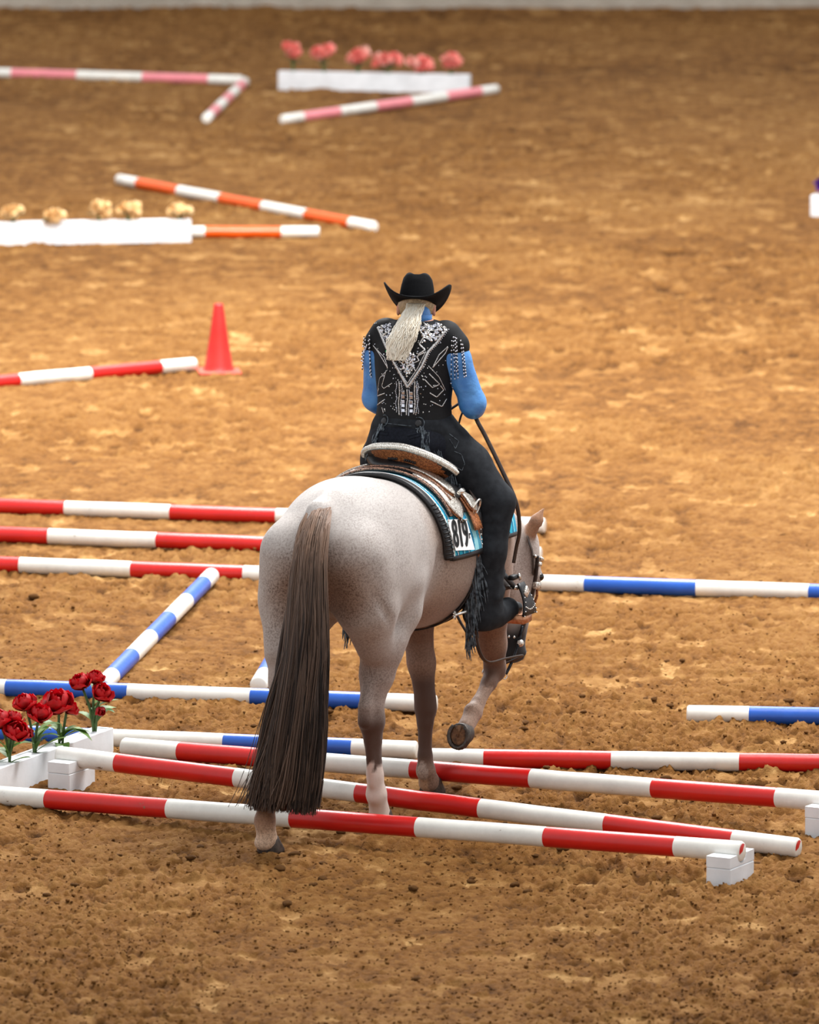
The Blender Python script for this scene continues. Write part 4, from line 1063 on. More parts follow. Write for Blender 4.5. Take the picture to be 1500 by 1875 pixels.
# fenders, stirrup leathers and stirrups
def fender(s):
    q = []
    for (z, y, x0, x1) in ((1.50, .25, .93, 1.12), (1.42, .315, .90, 1.13), (1.32, .345, .875, 1.14), (1.22, .358, .87, 1.15), (1.12, .345, .90, 1.15), (1.02, .355, 1.02, 1.16), (.98, .385, 1.08, 1.15)):
        q.append([(x0+(x1-x0)*k/4, -s*y-.01, z) for k in range(5)])
    b = MB(); b.grid(np.array(q), thick=.008); f = put(b, 'fender', M['leather_brown'], sad)
    b = MB(); b.tube(catmull([(r[0][0]-.004, r[0][1], r[0][2]) for r in q[1:]], 14), .006, 6); sub(b, 'tan_edge', M['leather_tan'], f)
    for k in range(16):
        t = k/15; r = catmull([q[2][0], q[3][0], q[4][0], q[5][0]], 16)[k]; d = MB(); d.ball((r[0]+.012, r[1]-s*.006, r[2]), .0045, 6, 4); sub(d, 'stud', M['silver_plain'], f)
    return f
fender(1); fender(-1)
def stirrup(s):
    cx, cy = 1.15, -s*.415
    # bell-shaped side plates either side of the foot, joined by a flat wrapped tread
    bar = MB(); bar.tube([(cx, cy-s*.02, .985), (cx, cy+s*.075, .985)], .010, 8); st = put(bar, 'stirrup', M['silver_plain'], sad)
    for k, sg in enumerate((-1, 1)):
        P = np.zeros((8, 5, 3))
        for i in range(8):
            t = i/7; w = .032+.040*t**1.5; lean = cy+s*sg*-.0
            yy = cy-s*(.028+.040*math.sin(t*1.9)) if sg < 0 else cy+s*(.050+.035*math.sin(t*1.9))
            for j in range(5): P[i, j] = (cx+w*(j-2)/2+.015*t, yy, 1.010-.145*t)
        b = MB(); b.grid(P, thick=.010); sp = sub(b, 'side_plate', M['leather_black'], st)
        if sg < 0:
            c = Vector(P[2, 2])+Vector((-.004, -s*.010, 0)); q = MB(); q.box(c, (.040, .010, .044), Matrix.Rotation(.78, 3, 'Y'), bev=.003); sub(q, 'silver_concho', M['silver'], st)
            for j in (0, 4):
                for i in range(3, 8):
                    q = MB(); q.ball(Vector(P[i, j])+Vector((.006*(1 if j == 0 else -1), -s*.007, 0)), .0036, 6, 4); sub(q, 'stud', M['silver_plain'], st)
            for j in range(-3, 4):
                q = MB(); q.ball((cx+.015+j*.013, P[7, 2, 1]-s*.008, .890+.002*j*j*.6), .0036, 6, 4); sub(q, 'stud', M['silver_plain'], st)
    lt = MB(); lt.tube([(1.06, -s*.352, 1.13), (1.10, -s*.375, 1.06), (1.145, cy-s*.0, .99)], .022, 8, flat=.28, up=(0, -s, .4)); sub(lt, 'stirrup_leather', M['leather_black'], st)
    tr = MB(); tr.box((cx+.015, cy+s*.006, .845), (.095, .135, .044), bev=.012); sub(tr, 'tread', mat('copper_tread', lin(206, 150, 112), lin(170, 112, 78), 60, .3, metal=.7), st)
    for z in (.868, .852):
        for y in (-.088, .098):
            pass
    bk = MB(); bk.box((1.135, cy+s*.0, 1.035), (.055, .03, .022), bev=.005); sub(bk, 'leather_keeper', M['leather_black'], st)
    bk = MB(); bk.tube([(1.155, cy-s*.018, 1.05), (1.165, cy-s*.02, 1.02)], .006, 6); sub(bk, 'buckle', M['silver_plain'], st)
    return st
stirrup(1); stirrup(-1)
# flank cinch and front cinch under the belly
def ring_strap(x, w, offs, m, name, dx=0.):
    ph = np.radians(np.linspace(70, 290, 45)); b = MB()
    xs3 = [[x+w*(k/2-.5)+dx*math.cos(p-PI) for p in ph] for k in range(3)]
    b.grid(wrap(xs3, ph, offs, 1.16), thick=.007); return put(b, name, m, sad)
ring_strap(.90, .040, .010, M['leather_black'], 'flank_cinch', -.06); ring_strap(1.03, .085, .010, M['leather_black'], 'front_cinch')

# ------------------------------------------------------------------ bridle
bri = root_at('bridle', tuple(HP+np.array((0, 0, .08))), 'dark bridle with silver cheek pieces, shanked bit and long reins on the lowered head', 'bridle')
def strap(pts, w, t, m, name, parent=None, n=16, up=None):
    b = MB(); b.tube(catmull(pts, n), w/2, 8, flat=t/w, up=up); return put(b, name, m, bri) if parent is None else sub(b, name, m, parent)
out = e3
def face(a, bq, c, k=.006):
    """nearest outside point of the head"""
    d = Vector(hd(a, bq, c)-hd(a, 0, 0)); ln = d.length; d.normalize(); h = HB.ray_cast(Vector(hd(a, 0, 0))+d*.3, -d); return (h[0] if h[0] else Vector(hd(a, bq, c)))+d*k
crown = [face(a, bq, c) for a, bq, c in ((.16, -.0, -.08), (.06, -.02, -.09), (-.01, -.03, -.05), (-.03, -.03, 0), (-.01, -.03, .05), (.06, -.02, .09), (.16, -.0, .08))]
strap(crown, .024, .006, M['leather_brown'], 'crown_strap')
brow = [face(a, bq, c) for a, bq, c in ((.07, -.02, -.09), (.085, .04, -.07), (.095, .08, -.03), (.095, .08, .03), (.085, .04, .07), (.07, -.02, .09))]
o = strap(brow, .022, .006, M['leather_brown'], 'browband')
for k, p in enumerate(catmull(brow, 17)):
    if k in (0, 16): continue
    q = MB(); d = (Vector(p)-Vector(hd(.09, 0, 0))).normalized(); q.ball(Vector(p)+d*.005, .0085, 6, 5); sub(q, 'silver_dot', M['silver_plain'], o)
for s in (-1, 1):
    cp = [face(a, bq, s*c) for a, bq, c in ((.07, .01, .09), (.16, .012, .09), (.26, .008, .08), (.36, .0, .07), (.455, -.02, .06))]
    o = strap(cp, .022, .006, M['leather_brown'], 'cheek_piece')
    cq = catmull(cp, 9)
    for k, sz in ((1, .020), (3, .034), (5, .024)):
        q = MB(); d = Vector(e3)*s; q.box(Vector(cq[k])+d*.008+Vector(nn)*.012, (sz, sz, sz*.9), Matrix(HR.tolist()), bev=.004); sub(q, 'silver_square', M['silver'], o)
    q = MB(); q.tube([Vector(cq[3])+Vector(nn)*.02, Vector(cq[4])+Vector(nn)*.035, Vector(cq[6])+Vector(nn)*.022], .007, 6, flat=.4); sub(q, 'loose_strap_end', M['leather_tan'], o)
    q = MB(); q.tube(catmull([hd(.40, -.02, s*.066), hd(.47, -.035, s*.072), hd(.53, -.055, s*.074), hd(.60, -.085, s*.070), hd(.625, -.10, s*.07)], 12), .0075, 8)
    sh_ = put(q, 'bit_shank', M['steel_dark'], bri)
    q = MB(); R = [hd(.635+.014*math.cos(t), -.105+.014*math.sin(t), s*.07) for t in np.linspace(0, 2*PI, 11)]; q.tube(R, .003, 5, cap=False); sub(q, 'rein_ring', M['silver_plain'], sh_)
    q = MB(); q.ball(hd(.48, -.03, s*.075), (.018, .018, .018), 8, 6); sub(q, 'bit_boss', M['silver'], sh_)
q = MB(); q.tube([hd(.47, -.03, -.072), hd(.475, -.02, 0), hd(.47, -.03, .072)], .006, 6); put(q, 'bit_mouthpiece', M['steel_dark'], bri)
for k in range(9):
    c = Vector(hd(.455, -.03, -.07)).lerp(Vector(hd(.455, -.03, .07)), k/8)-Vector(nn)*(.055*math.sin(PI*k/8)); q = MB(); q.ball(c, (.010, .006, .008), 6, 4); put(q, 'curb_link', M['silver_plain'], bri)
# reins: right hand at about (1.20,-.17,1.83), left hand (1.22,.08,1.80)
rR = [hd(.635, -.11, -.07), (1.60, -.22, .60), (1.42, -.10, .60), (1.20, -.09, .655), (1.09, -.09, .75), (1.12, -.06, .86), (1.22, -.27, 1.05), (1.20, -.31, 1.35), (1.20, -.25, 1.62), (1.155, -.152, 1.80)]
rR = [hd(.635, -.11, -.07), (1.64, -.23, .58), (1.45, -.235, .60), (1.25, -.235, .615), (1.15, -.235, .69), (1.12, -.24, .80), (1.13, -.30, .84)]
b = MB(); b.tube(catmull(rR, 50), .009, 8, flat=.6); put(b, 'rein', M['leather_brown'], bri)
rL = [hd(.635, -.11, .07), (1.66, .08, .70), (1.62, .22, 1.05), (1.48, .25, 1.35), (1.30, .14, 1.62), (1.19, -.13, 1.815)]
b = MB(); b.tube(catmull(rL, 40), .009, 8, flat=.6); put(b, 'rein', M['leather_brown'], bri)
rT = [(1.18, -.20, 1.815), (1.06, -.262, 1.765), (1.075, -.303, 1.68), (1.10, -.372, 1.53), (1.13, -.43, 1.38), (1.18, -.425, 1.25), (1.20, -.40, 1.16), (1.20, -.387, 1.09)]
b = MB(); b.tube(catmull(rT, 40), .0105, 8, flat=.5); put(b, 'rein_end', M['leather_brown'], bri)
rU = [(1.17, -.17, 1.80), (1.15, -.150, 1.765), (1.15, -.130, 1.69), (1.17, -.115, 1.60)]
b = MB(); b.tube(catmull(rU, 16), .008, 8, flat=.5); put(b, 'rein_end', M['leather_brown'], bri)
# ------------------------------------------------------------------ rider
rid = root_at('person', (.92, -.02, 1.61), 'blond rider in black cowboy hat, glittering black vest, blue sleeves and fringed chaps', 'person')
def rput(name, F, m, smooth=2, parent=None):
    V, Q = F.mesh(smooth); o = link(name, fast_mesh(name, V, Q, m), parent or rid, off(rid) if parent is None else (0, 0, 0)); o['bv'] = 0
    return o, BVHTree.FromPolygons([tuple(v) for v in V.tolist()], Q.tolist())
YC = -.018
TORSO = [(1.60, .92, .15, .12, .12), (1.66, .91, .180, .135, .13), (1.715, .915, .178, .125, .125), (1.77, .92, .158, .108, .108), (1.85, .925, .152, .106, .106), (1.95, .93, .163, .116, .122), (2.05, .94, .174, .118, .125), (2.12, .95, .172, .105, .11), (2.17, .955, .138, .085, .085), (2.205, .96, .080, .062, .06), (2.23, .965, .052, .05, .05)]
def torso_rows(grow, z0=0, z1=9): return [(z, YC, x, w+grow, b+grow, f+grow, 2.25) for z, x, w, b, f in TORSO if z0 <= z <= z1]
ARM_L = [((.945, .140, 2.125), .060), ((.955, .178, 2.03), .054), ((.985, .205, 1.845), .045), ((1.085, .165, 1.815), .042), ((1.185, .09, 1.815), .029)]
ARM_R = [((.945, -.172, 2.13), .060), ((.955, -.213, 2.04), .054), ((1.0, -.272, 1.845), .046), ((1.09, -.23, 1.825), .042), ((1.185, -.165, 1.83), .029)]
LEG_R = [((.93, -.105, 1.66), .112), ((1.0, -.245, 1.55), .092), ((1.01, -.388, 1.395), .064), ((.975, -.378, 1.18), .058), ((.985, -.355, .97), .046), ((.99, -.350, .90), .046)]
LEG_L = [((a[0], -2*YC*-1*-1-a[1]+2*YC*0+2*YC, a[2]), r) for a, r in LEG_R]
LEG_L = [((.93, .07, 1.66), .112), ((1.05, .19, 1.55), .090), ((1.165, .295, 1.385), .064), ((1.12, .330, 1.18), .058), ((1.06, .335, .97), .046), ((1.04, .335, .90), .046)]
FOOT = lambda s: [((.975, s, .885), .042), ((1.07, s-.02*(1 if s < 0 else -1), .882), .040), ((1.185, s-.055*(1 if s < 0 else -1), .885), .030)]
grow = lambda ch, g: [(a, r+g) for a, r in ch]
bf = Field((.70, -.46, .80), (1.36, .44, 2.46), .0115)
bf.loft(2, torso_rows(0), .03); bf.chain(ARM_L, .02); bf.chain(ARM_R, .02); bf.chain(LEG_R, .03); bf.chain(LEG_L, .03); bf.chain(FOOT(-.350), .02); bf.chain([((1.035, .335, .885), .042), ((1.13, .36, .882), .040), ((1.22, .39, .885), .030)], .02)
V, Q = bf.mesh(2)
# head and neck, finer
HC = np.array((1.035, .022, 2.238)); hp_ = math.radians(36)   # looking down past the horse's neck
fx = np.array((math.cos(hp_)*.95, math.cos(hp_)*.30, -math.sin(hp_))); fx /= np.linalg.norm(fx); fl = np.cross((0, 0, 1), fx); fl /= np.linalg.norm(fl); fu = np.cross(fx, fl)
FR = np.stack([fx, fl, fu], 1)
H_ = lambda a, b, c: HC+fx*a+fl*b+fu*c
kf = Field((.84, -.20, 2.06), (1.22, .18, 2.45), .0055)
kf.cone((.955, YC, 2.16), H_(-.03, 0, -.05), .056, .054, .03)
kf.ell(H_(-.012, 0, .025), (.100, .078, .098), FR, .02).ell(H_(.035, 0, -.045), (.062, .058, .075), FR, .03).ell(H_(.062, 0, -.10), (.026, .026, .02), FR, .03)
kf.cone(H_(.088, 0, .015), H_(.113, 0, -.022), .010, .015, .012).ell(H_(.098, 0, -.026), (.012, .018, .009), FR, .01)
for s in (-1, 1):
    kf.ell(H_(.078, s*.030, .022), (.014, .016, .010), FR, .008, sub=True).ell(H_(.083, s*.032, .038), (.012, .022, .007), FR, .012)
    kf.ell(H_(.060, s*.045, -.02), (.025, .018, .02), FR, .02)
    kf.ell(H_(-.012, s*.082, .0), (.018, .010, .030), FR, .008).ell(H_(-.008, s*.090, .002), (.009, .006, .017), FR, .006, sub=True)
kf.ell(H_(.090, 0, -.058), (.010, .024, .006), FR, .008).ell(H_(.088, 0, -.068), (.010, .020, .006), FR, .008)
V2, Q2 = kf.mesh(1)
def hand(W, dr, up, inn):
    W, dr, up, inn = (np.array(q, float) for q in (W, dr, up, inn)); dr /= np.linalg.norm(dr); inn = inn-dr*(inn@dr); inn /= np.linalg.norm(inn); up = np.cross(dr, inn)*np.sign(np.cross(dr, inn)@up)
    f = Field(W-.10, W+.16, .0042)
    f.chain([(W-dr*.05, .027), (W, .025)], .01)
    for k in range(4):
        f.cone(W+dr*.015+up*(.012-.008*k), W+dr*.078+up*(.028-.019*k), .018, .013, .012)
        K = W+dr*(.080-.003*k)+up*(.030-.0200*k); L = (.92, 1.0, .95, .78)[k]
        p1 = K+dr*.030*L+inn*.014; p2 = p1-dr*.003+inn*.026*L; p3 = p2-dr*.024*L+inn*.002
        f.chain([(K, .0108), (p1, .0100), (p2, .0092), (p3, .0078)], .003)
    t0 = W+dr*.025+up*.024; t1 = W+dr*.062+up*.042+inn*.016; t2 = W+dr*.092+up*.041+inn*.028
    f.chain([(t0, .0145), (t1, .0115), (t2, .0092)], .006)
    return f.mesh(1)
parts = [(V, Q), (V2, Q2), hand((1.20, -.158, 1.828), (1, .18, -.05), (0, 0, 1), (0, 1, 0)), hand((1.20, .082, 1.815), (1, -.25, -.05), (0, 0, 1), (0, -1, 0))]
VV, QQ, n0 = [], [], 0
for v, q in parts: VV.append(v); QQ.append(q+n0); n0 += len(v)
body = link('body', fast_mesh('body', np.concatenate(VV), np.concatenate(QQ), M['skin']), rid, off(rid))
for s in (-1, 1):
    b = MB(); b.ball(H_(.072, s*.030, .022), .011, 8, 6); put(b, 'eye', M['card'], rid)
# shirt sleeves and collar
sfld = Field((.80, -.40, 1.70), (1.30, .34, 2.30), .0085)
def wr(ch, g): 
    c = grow(ch, g); c[-1] = (c[-1][0], c[-1][1]+.002); return c
sfld.chain(wr(ARM_L, .011), .02); sfld.chain(wr(ARM_R, .011), .02)
sfld.cone((1.0, -.272, 1.835), (1.03, -.262, 1.815), .058, .054, .02).cone((.985, .205, 1.83), (1.01, .195, 1.81), .056, .053, .02)
sfld.loft(2, [(z, y, x, w-.004, b-.004, f-.004, e) for z, y, x, w, b, f, e in torso_rows(.012, 1.84, 2.18)], .02)
sfld.cone((.958, YC, 2.165), (.978, YC+.010, 2.225), .068, .062, .01)
sh_o, sleeveB = rput('shirt', sfld, M['shirt'])
q = MB()
for s in (-1, 1):
    P = [[(.955+.062*math.cos(PI+s*t)*.9, YC+s*.0+.066*math.sin(PI+s*t), 2.205+.035*j/2+.004*math.cos(t*2)) for j in range(3)] for t in np.linspace(0, 1.9, 8)]
    q.grid(np.array(P), thick=.006)
sub(q, 'collar', M['shirt'], sh_o)
for nm, ch in (('cuff', ARM_R), ('cuff', ARM_L)):
    a, c = Vector(ch[-2][0]), Vector(ch[-1][0]); q = MB(); q.tube([a.lerp(c, .62), a.lerp(c, .66), a.lerp(c, 1.02)], [.046, .047, .045], 14); sub(q, 'cuff', M['shirt'], sh_o)
# vest
vf = Field((.72, -.34, 1.70), (1.16, .30, 2.26), .008)
vf.loft(2, [(1.742, YC, .915, .176, .128, .126, 2.25)]+torso_rows(.019, 1.76, 2.21), .015)
vf.cone((.945, .130, 2.135), (.953, .168, 2.092), .078, .073, .015).cone((.945, -.162, 2.14), (.953, -.200, 2.10), .078, .073, .015)
ve_o, vestB = rput('vest', vf, M['vest'])
# trousers
tf = Field((.70, -.44, .98), (1.26, .40, 1.82), .011)
tf.loft(2, torso_rows(.010, 1.6, 1.78), .02); tf.chain(grow(LEG_R, .007), .03); tf.chain(grow(LEG_L, .007), .03)
tf.ell((.855, .055, 1.665), (.10, .085, .095), k=.03).ell((.855, -.090, 1.665), (.10, .085, .095), k=.03)
tr_o, trB = rput('trousers', tf, M['denim'])
# chaps: two full legs with a yoke
cf = Field((.70, -.48, .76), (1.30, .44, 1.82), .0095)
CH_R = [((.935, -.115, 1.69), .120), ((1.0, -.248, 1.55), .107), ((1.01, -.390, 1.395), .080), ((.965, -.372, 1.18), .076), ((.965, -.345, 1.0), .083), ((.97, -.338, .895), .094)]
CH_L = [((.935, .078, 1.69), .118), ((1.05, .192, 1.55), .103), ((1.165, .298, 1.385), .078), ((1.12, .332, 1.18), .073), ((1.06, .335, .98), .073), ((1.045, .335, .895), .080)]
for ch in (CH_R, CH_L): cf.chain(ch, .03)
for s in (1, -1):
    y, dx = (-.350, 0) if s > 0 else (.335, .05)
    cf.chain([((.97+dx, y, .885), .062), ((1.04+dx, y-.015*s, .875), .058), ((1.135+dx, y-.036*s, .888), .054)], .03)
    cf.chain([((.94+dx, y, .93), .05), ((.93+dx, y, .86), .045)], .03)
    # folds behind the knee and over the shin
    for z, k in ((1.33, .012), (1.27, .010), (1.13, .009), (1.05, .010), (.97, .010)):
        cf.cone((.935+dx, y-.07*s, z), (1.03+dx, y-.075*s, z+.03), k, k*.6, .02)
cf.loft(2, [(1.725, YC, .915, .190, .142, .136, 2.25), (1.76, YC, .918, .182, .134, .132, 2.25), (1.782, YC, .92, .174, .128, .128, 2.25)], .02)
cf.ell((.72, YC+.00, 1.655), (.16, .098, .098), k=.015, sub=True)
cf.box((.60, -.40, .70), (1.4, .40, .812), k=.01, sub=True)
ch_o, chB = rput('chaps', cf, M['suede'])
for y in (.076, -.098):
    h = chB.ray_cast(Vector((.5, y, 1.764)), Vector((1, 0, 0))); p = h[0] or Vector((.79, y, 1.765)); d = h[1] or Vector((-1, 0, 0))
    q = MB(); q.ball(p, (.0165, .0165, .005), 16, 6, R=d.to_track_quat('Z', 'Y').to_matrix()); sub(q, 'round_button', M['leather_black'], ch_o)
    R = [p+d.to_track_quat('Z', 'Y').to_matrix() @ Vector((.027*math.cos(t), .027*math.sin(t), .002)) for t in np.linspace(-2.0, 2.0, 15)]
    q = MB(); q.tube(R, .0018, 5); sub(q, 'piped_tab_edge', M['fringe'], ch_o)
VIEW = Vector((.896, .418, -.148))
def on(bvh, u, v, lift=.003):
    """a point of the rider's back given in the flat pattern (u to the right, v down, 0.59 mm units)"""
    y = -.041-(u-610)*6.54e-4; z = 1.916-(v-967)*5.93e-4; p0 = Vector((.8, y, z))-VIEW*.5
    h = bvh.ray_cast(p0, VIEW)
    return (h[0]+h[1]*lift, h[1]) if h[0] else (None, None)
def line_on(bvh, pts, n, lift):
    P = []
    cum = [0]
    for a, c in zip(pts[:-1], pts[1:]): cum.append(cum[-1]+math.hypot(c[0]-a[0], c[1]-a[1]))
    for k in range(n):
        s = cum[-1]*k/(n-1); i = max(j for j in range(len(cum)-1) if cum[j] <= s+1e-9); f = (s-cum[i])/(cum[i+1]-cum[i])
        p, d = on(bvh, pts[i][0]+(pts[i+1][0]-pts[i][0])*f, pts[i][1]+(pts[i+1][1]-pts[i][1])*f, lift)
        if p: P.append((p, d))
    return P
def gem(b, p, d, s, m=0):
    q = d.to_track_quat('Z', 'Y').to_matrix(); R = Matrix.Rotation(random.uniform(0, 1.5), 3, 'Z'); tl = Matrix.Rotation(random.uniform(-.5, .5), 3, 'X')
    V = [p+q @ (R @ (tl @ Vector(c)))*s for c in ((1, 0, 0), (0, 1, 0), (-1, 0, 0), (0, -1, 0), (0, 0, .7))]
    b.add(V, [[0, 1, 4], [1, 2, 4], [2, 3, 4], [3, 0, 4]], m)
M['rhine'] = mat('crystal_rhinestone', lin(245, 244, 250), lin(205, 208, 220), 300, .12, metal=.85)
M['bugle'] = mat('silver_bugle_beads', lin(245, 243, 240), lin(130, 126, 126), 420, .25, metal=.8, lo=.40, hi=.60, bump=(400, .8, .002))
BANDS = [([(385, 505), (430, 610), (475, 712), (540, 825), (612, 958)], 18), ([(908, 490), (840, 592), (768, 672), (722, 785), (612, 958)], 18),
 ([(470, 690), (545, 830), (612, 925)], 6), ([(750, 672), (690, 800), (612, 925)], 6),
 ([(350, 645), (395, 705), (462, 815), (440, 740), (352, 650)], 7), ([(920, 625), (900, 670), (800, 795), (850, 690), (918, 622)], 7),
 ([(495, 690), (550, 720), (535, 745), (590, 790), (560, 830)], 8), ([(740, 680), (680, 715), (700, 745), (640, 775), (675, 830)], 8),
 ([(612, 700), (570, 770), (612, 850), (655, 770), (612, 700)], 10), ([(680, 470), (735, 560), (700, 620), (745, 660), (690, 700)], 12), ([(720, 440), (790, 500), (740, 560)], 12),
 ([(548, 912), (552, 1000), (544, 1080), (549, 1172)], 9), ([(608, 975), (613, 1040), (604, 1100), (604, 1170)], 9), ([(668, 905), (664, 1000), (670, 1080), (658, 1160)], 9),
 ([(450, 835), (418, 955), (432, 975), (495, 930)], 6), ([(395, 975), (382, 1035), (440, 1010)], 8), ([(360, 1050), (380, 1105), (435, 1062)], 8), ([(418, 1120), (430, 1165)], 6),
 ([(740, 885), (800, 945), (855, 915), (775, 840)], 7), ([(780, 985), (832, 1015), (885, 955), (860, 925)], 8), ([(785, 1048), (872, 1084), (908, 1020)], 8), ([(770, 780), (850, 860), (900, 960)], 5), ([(460, 830), (400, 900), (385, 1000)], 5)]
for pts, w in BANDS:
    cum = sum(math.hypot(c[0]-a[0], c[1]-a[1]) for a, c in zip(pts[:-1], pts[1:])); P = line_on(vestB, pts, max(4, int(cum/9)), .0015)
    if len(P) < 3: continue
    nrm_ = P[len(P)//2][1]; q = MB(); q.tube([p for p, d in P], w*3.6e-4, 6, flat=.35, up=nrm_)
    o = sub(q, 'silver_band', M['bugle'], ve_o)
q = MB(); rg = random.Random(5)
def inside(u, v, poly):
    c = False; j = len(poly)-1
    for i in range(len(poly)):
        if (poly[i][1] > v) != (poly[j][1] > v) and u < (poly[j][0]-poly[i][0])*(v-poly[i][1])/(poly[j][1]-poly[i][1])+poly[i][0]: c = not c
        j = i
    return c
YOKE = [[(690, 470), (850, 440), (900, 480), (835, 580), (740, 600)], [(395, 500), (480, 460), (520, 560), (480, 680), (440, 610)], [(560, 700), (670, 690), (660, 800), (612, 880), (565, 800)]]
cnt = 0
while cnt < 420:
    u_, v_ = rg.uniform(380, 920), rg.uniform(440, 900)
    if any(inside(u_, v_, p) for p in YOKE):
        p, d = on(vestB, u_, v_, .001)
        if p: gem(q, p, d, rg.uniform(.0032, .0075), rg.choice((0, 0, 1)))
        cnt += 1
for k in range(260):
    u_, v_ = rg.gauss(620, 130), rg.uniform(470, 1150); p, d = on(vestB, u_, v_, .001)
    if p and d.x < -.2: gem(q, p, d, rg.uniform(.002, .0042), rg.choice((0, 1, 1)))
for pts, w in BANDS[:2]+BANDS[11:14]:
    for p, d in line_on(vestB, [(a+16, c) for a, c in pts], 34, .001): gem(q, p, d, .0026)
o = sub(q, 'rhinestones', [M['rhine'], M['silver_plain']], ve_o, False); o['kind'] = 'stuff'
for u_ in (580, 640):
    for v_ in (1000, 1030, 1066, 1096, 1134):
        p, d = on(vestB, u_, v_, .002)
        if p: q = MB(); q.box(p, (.015, .0145, .006), d.to_track_quat('Z', 'Y').to_matrix(), bev=.002); sub(q, 'square_crystal', M['rhine'], ve_o, False)
for u_ in (528, 692):
    q = MB()
    for k in range(20):
        p, d = on(vestB, u_+4*math.sin(k*.8), 920+12*k, .002)
        if p: q.ball(p, .0027, 6, 4)
    sub(q, 'bead_row', M['rhine'], ve_o)
p, d = on(vestB, 452, 690, .002)
q = MB(); gem(q, p, d, .007); sub(q, 'green_crystal', mat('green_crystal', lin(40, 200, 110), lin(20, 150, 80), 50, .1), ve_o, False)
# beaded strings over the sleeves
for (u0, v0, u1, v1) in ((292, 560, 262, 850), (300, 600, 275, 845), (312, 640, 288, 700), (322, 600, 340, 885), (330, 560, 332, 870), (955, 535, 975, 860), (968, 540, 985, 800), (978, 545, 996, 850), (1008, 560, 1040, 842), (1022, 590, 1052, 835), (946, 560, 946, 930)):
    q = MB()
    for k in range(22):
        f = k/21; p, d = on(sleeveB, u0+(u1-u0)*f, v0+(v1-v0)*f, .006)
        p2, d2 = on(vestB, u0+(u1-u0)*f, v0+(v1-v0)*f, .006)
        if p2 and (not p or (p2-p).dot(VIEW) < 0): p = p2
        if p and k == 0: pass
        if p: q.ball(p, .0042 if k % 2 else .0034, 6, 4, k % 2)
    if q.v: sub(q, 'beaded_string', [M['jet'], M['rhine']], ve_o)
# suede fringe along the back seam of the chaps
seam = []
for (u_, v_) in catmull([(708, 1262), (770, 1335), (850, 1460), (960, 1600), (1060, 1735)], 75):
    h1, h2 = on(chB, u_, v_, .0), on(trB, u_, v_, .0)
    c = [h for h in (h1, h2) if h[0] is not None]
    if c: seam.append(min(c, key=lambda h: h[0].dot(VIEW))[0][:])
seam += catmull([seam[-1], (.925, -.335, 1.37), (.89, -.345, 1.22), (.882, -.330, 1.08), (.885, -.315, .96), (.885, -.310, .90)], 75)[1:].tolist()
def fringe(mir, parent):
    P = []; rr = np.random.default_rng(3)
    for k in range(len(seam)):
        for rep in range(2):
            p = Vector(seam[k])+Vector(rr.normal(0, .006, 3))
            if mir: p.y = 2*YC-p.y
            h = chB.find_nearest(p); c, d = h[0], h[1]
            L = (.10+.16*min(1, k/70))*rr.uniform(.8, 1.15)
            if k > 110: L *= .75
            sg = -1 if mir else 1
            st = c+d*.004; row = []; ph = rr.uniform(0, 6); sw = rr.normal(0, .018)
            for j in range(8):
                t = j/7; q = st+Vector((sw*t+.005*math.sin(ph+5*t)-.012*t*(1-t)*2-.010*t, sg*(-.020*t+.008*math.sin(ph*1.7+4*t)+rr.normal(0, .0008)), -L*t))
                h2 = chB.find_nearest(q)
                if h2[0] is not None and (q-h2[0]).dot(h2[1]) < .008: q = h2[0]+h2[1]*.011
                row.append(q[:])
            P.append(row)
    P = np.array(P); o = strands(P, np.full(P.shape[:2], .5), np.array([.0032]*7+[.002]), 'suede_fringe', M['fringe'], parent); o['kind'] = 'stuff'
fringe(False, ch_o); fringe(True, ch_o)
# piping lines on the chaps
for pts in ([(930, 1290), (1000, 1340), (975, 1400), (930, 1330)], [(965, 1420), (1020, 1440), (1045, 1510), (1025, 1565), (930, 1500)], [(420, 1240), (640, 1250)], [(420, 1165), (650, 1172)]):
    P = line_on(chB, pts, 24, .001)
    if len(P) > 3: q = MB(); q.tube([p for p, d in P], .0013, 5); sub(q, 'piping', M['fringe'], ch_o)
for pts in ([(365, 1300), (470, 1310), (460, 1335), (370, 1325)], [(610, 1330), (700, 1300), (710, 1320), (625, 1350)]):
    P = line_on(trB, pts, 16, .001)
    if len(P) > 3: q = MB(); q.tube([p for p, d in P], .0022, 5); sub(q, 'pocket_seam', M['denim'], tr_o)
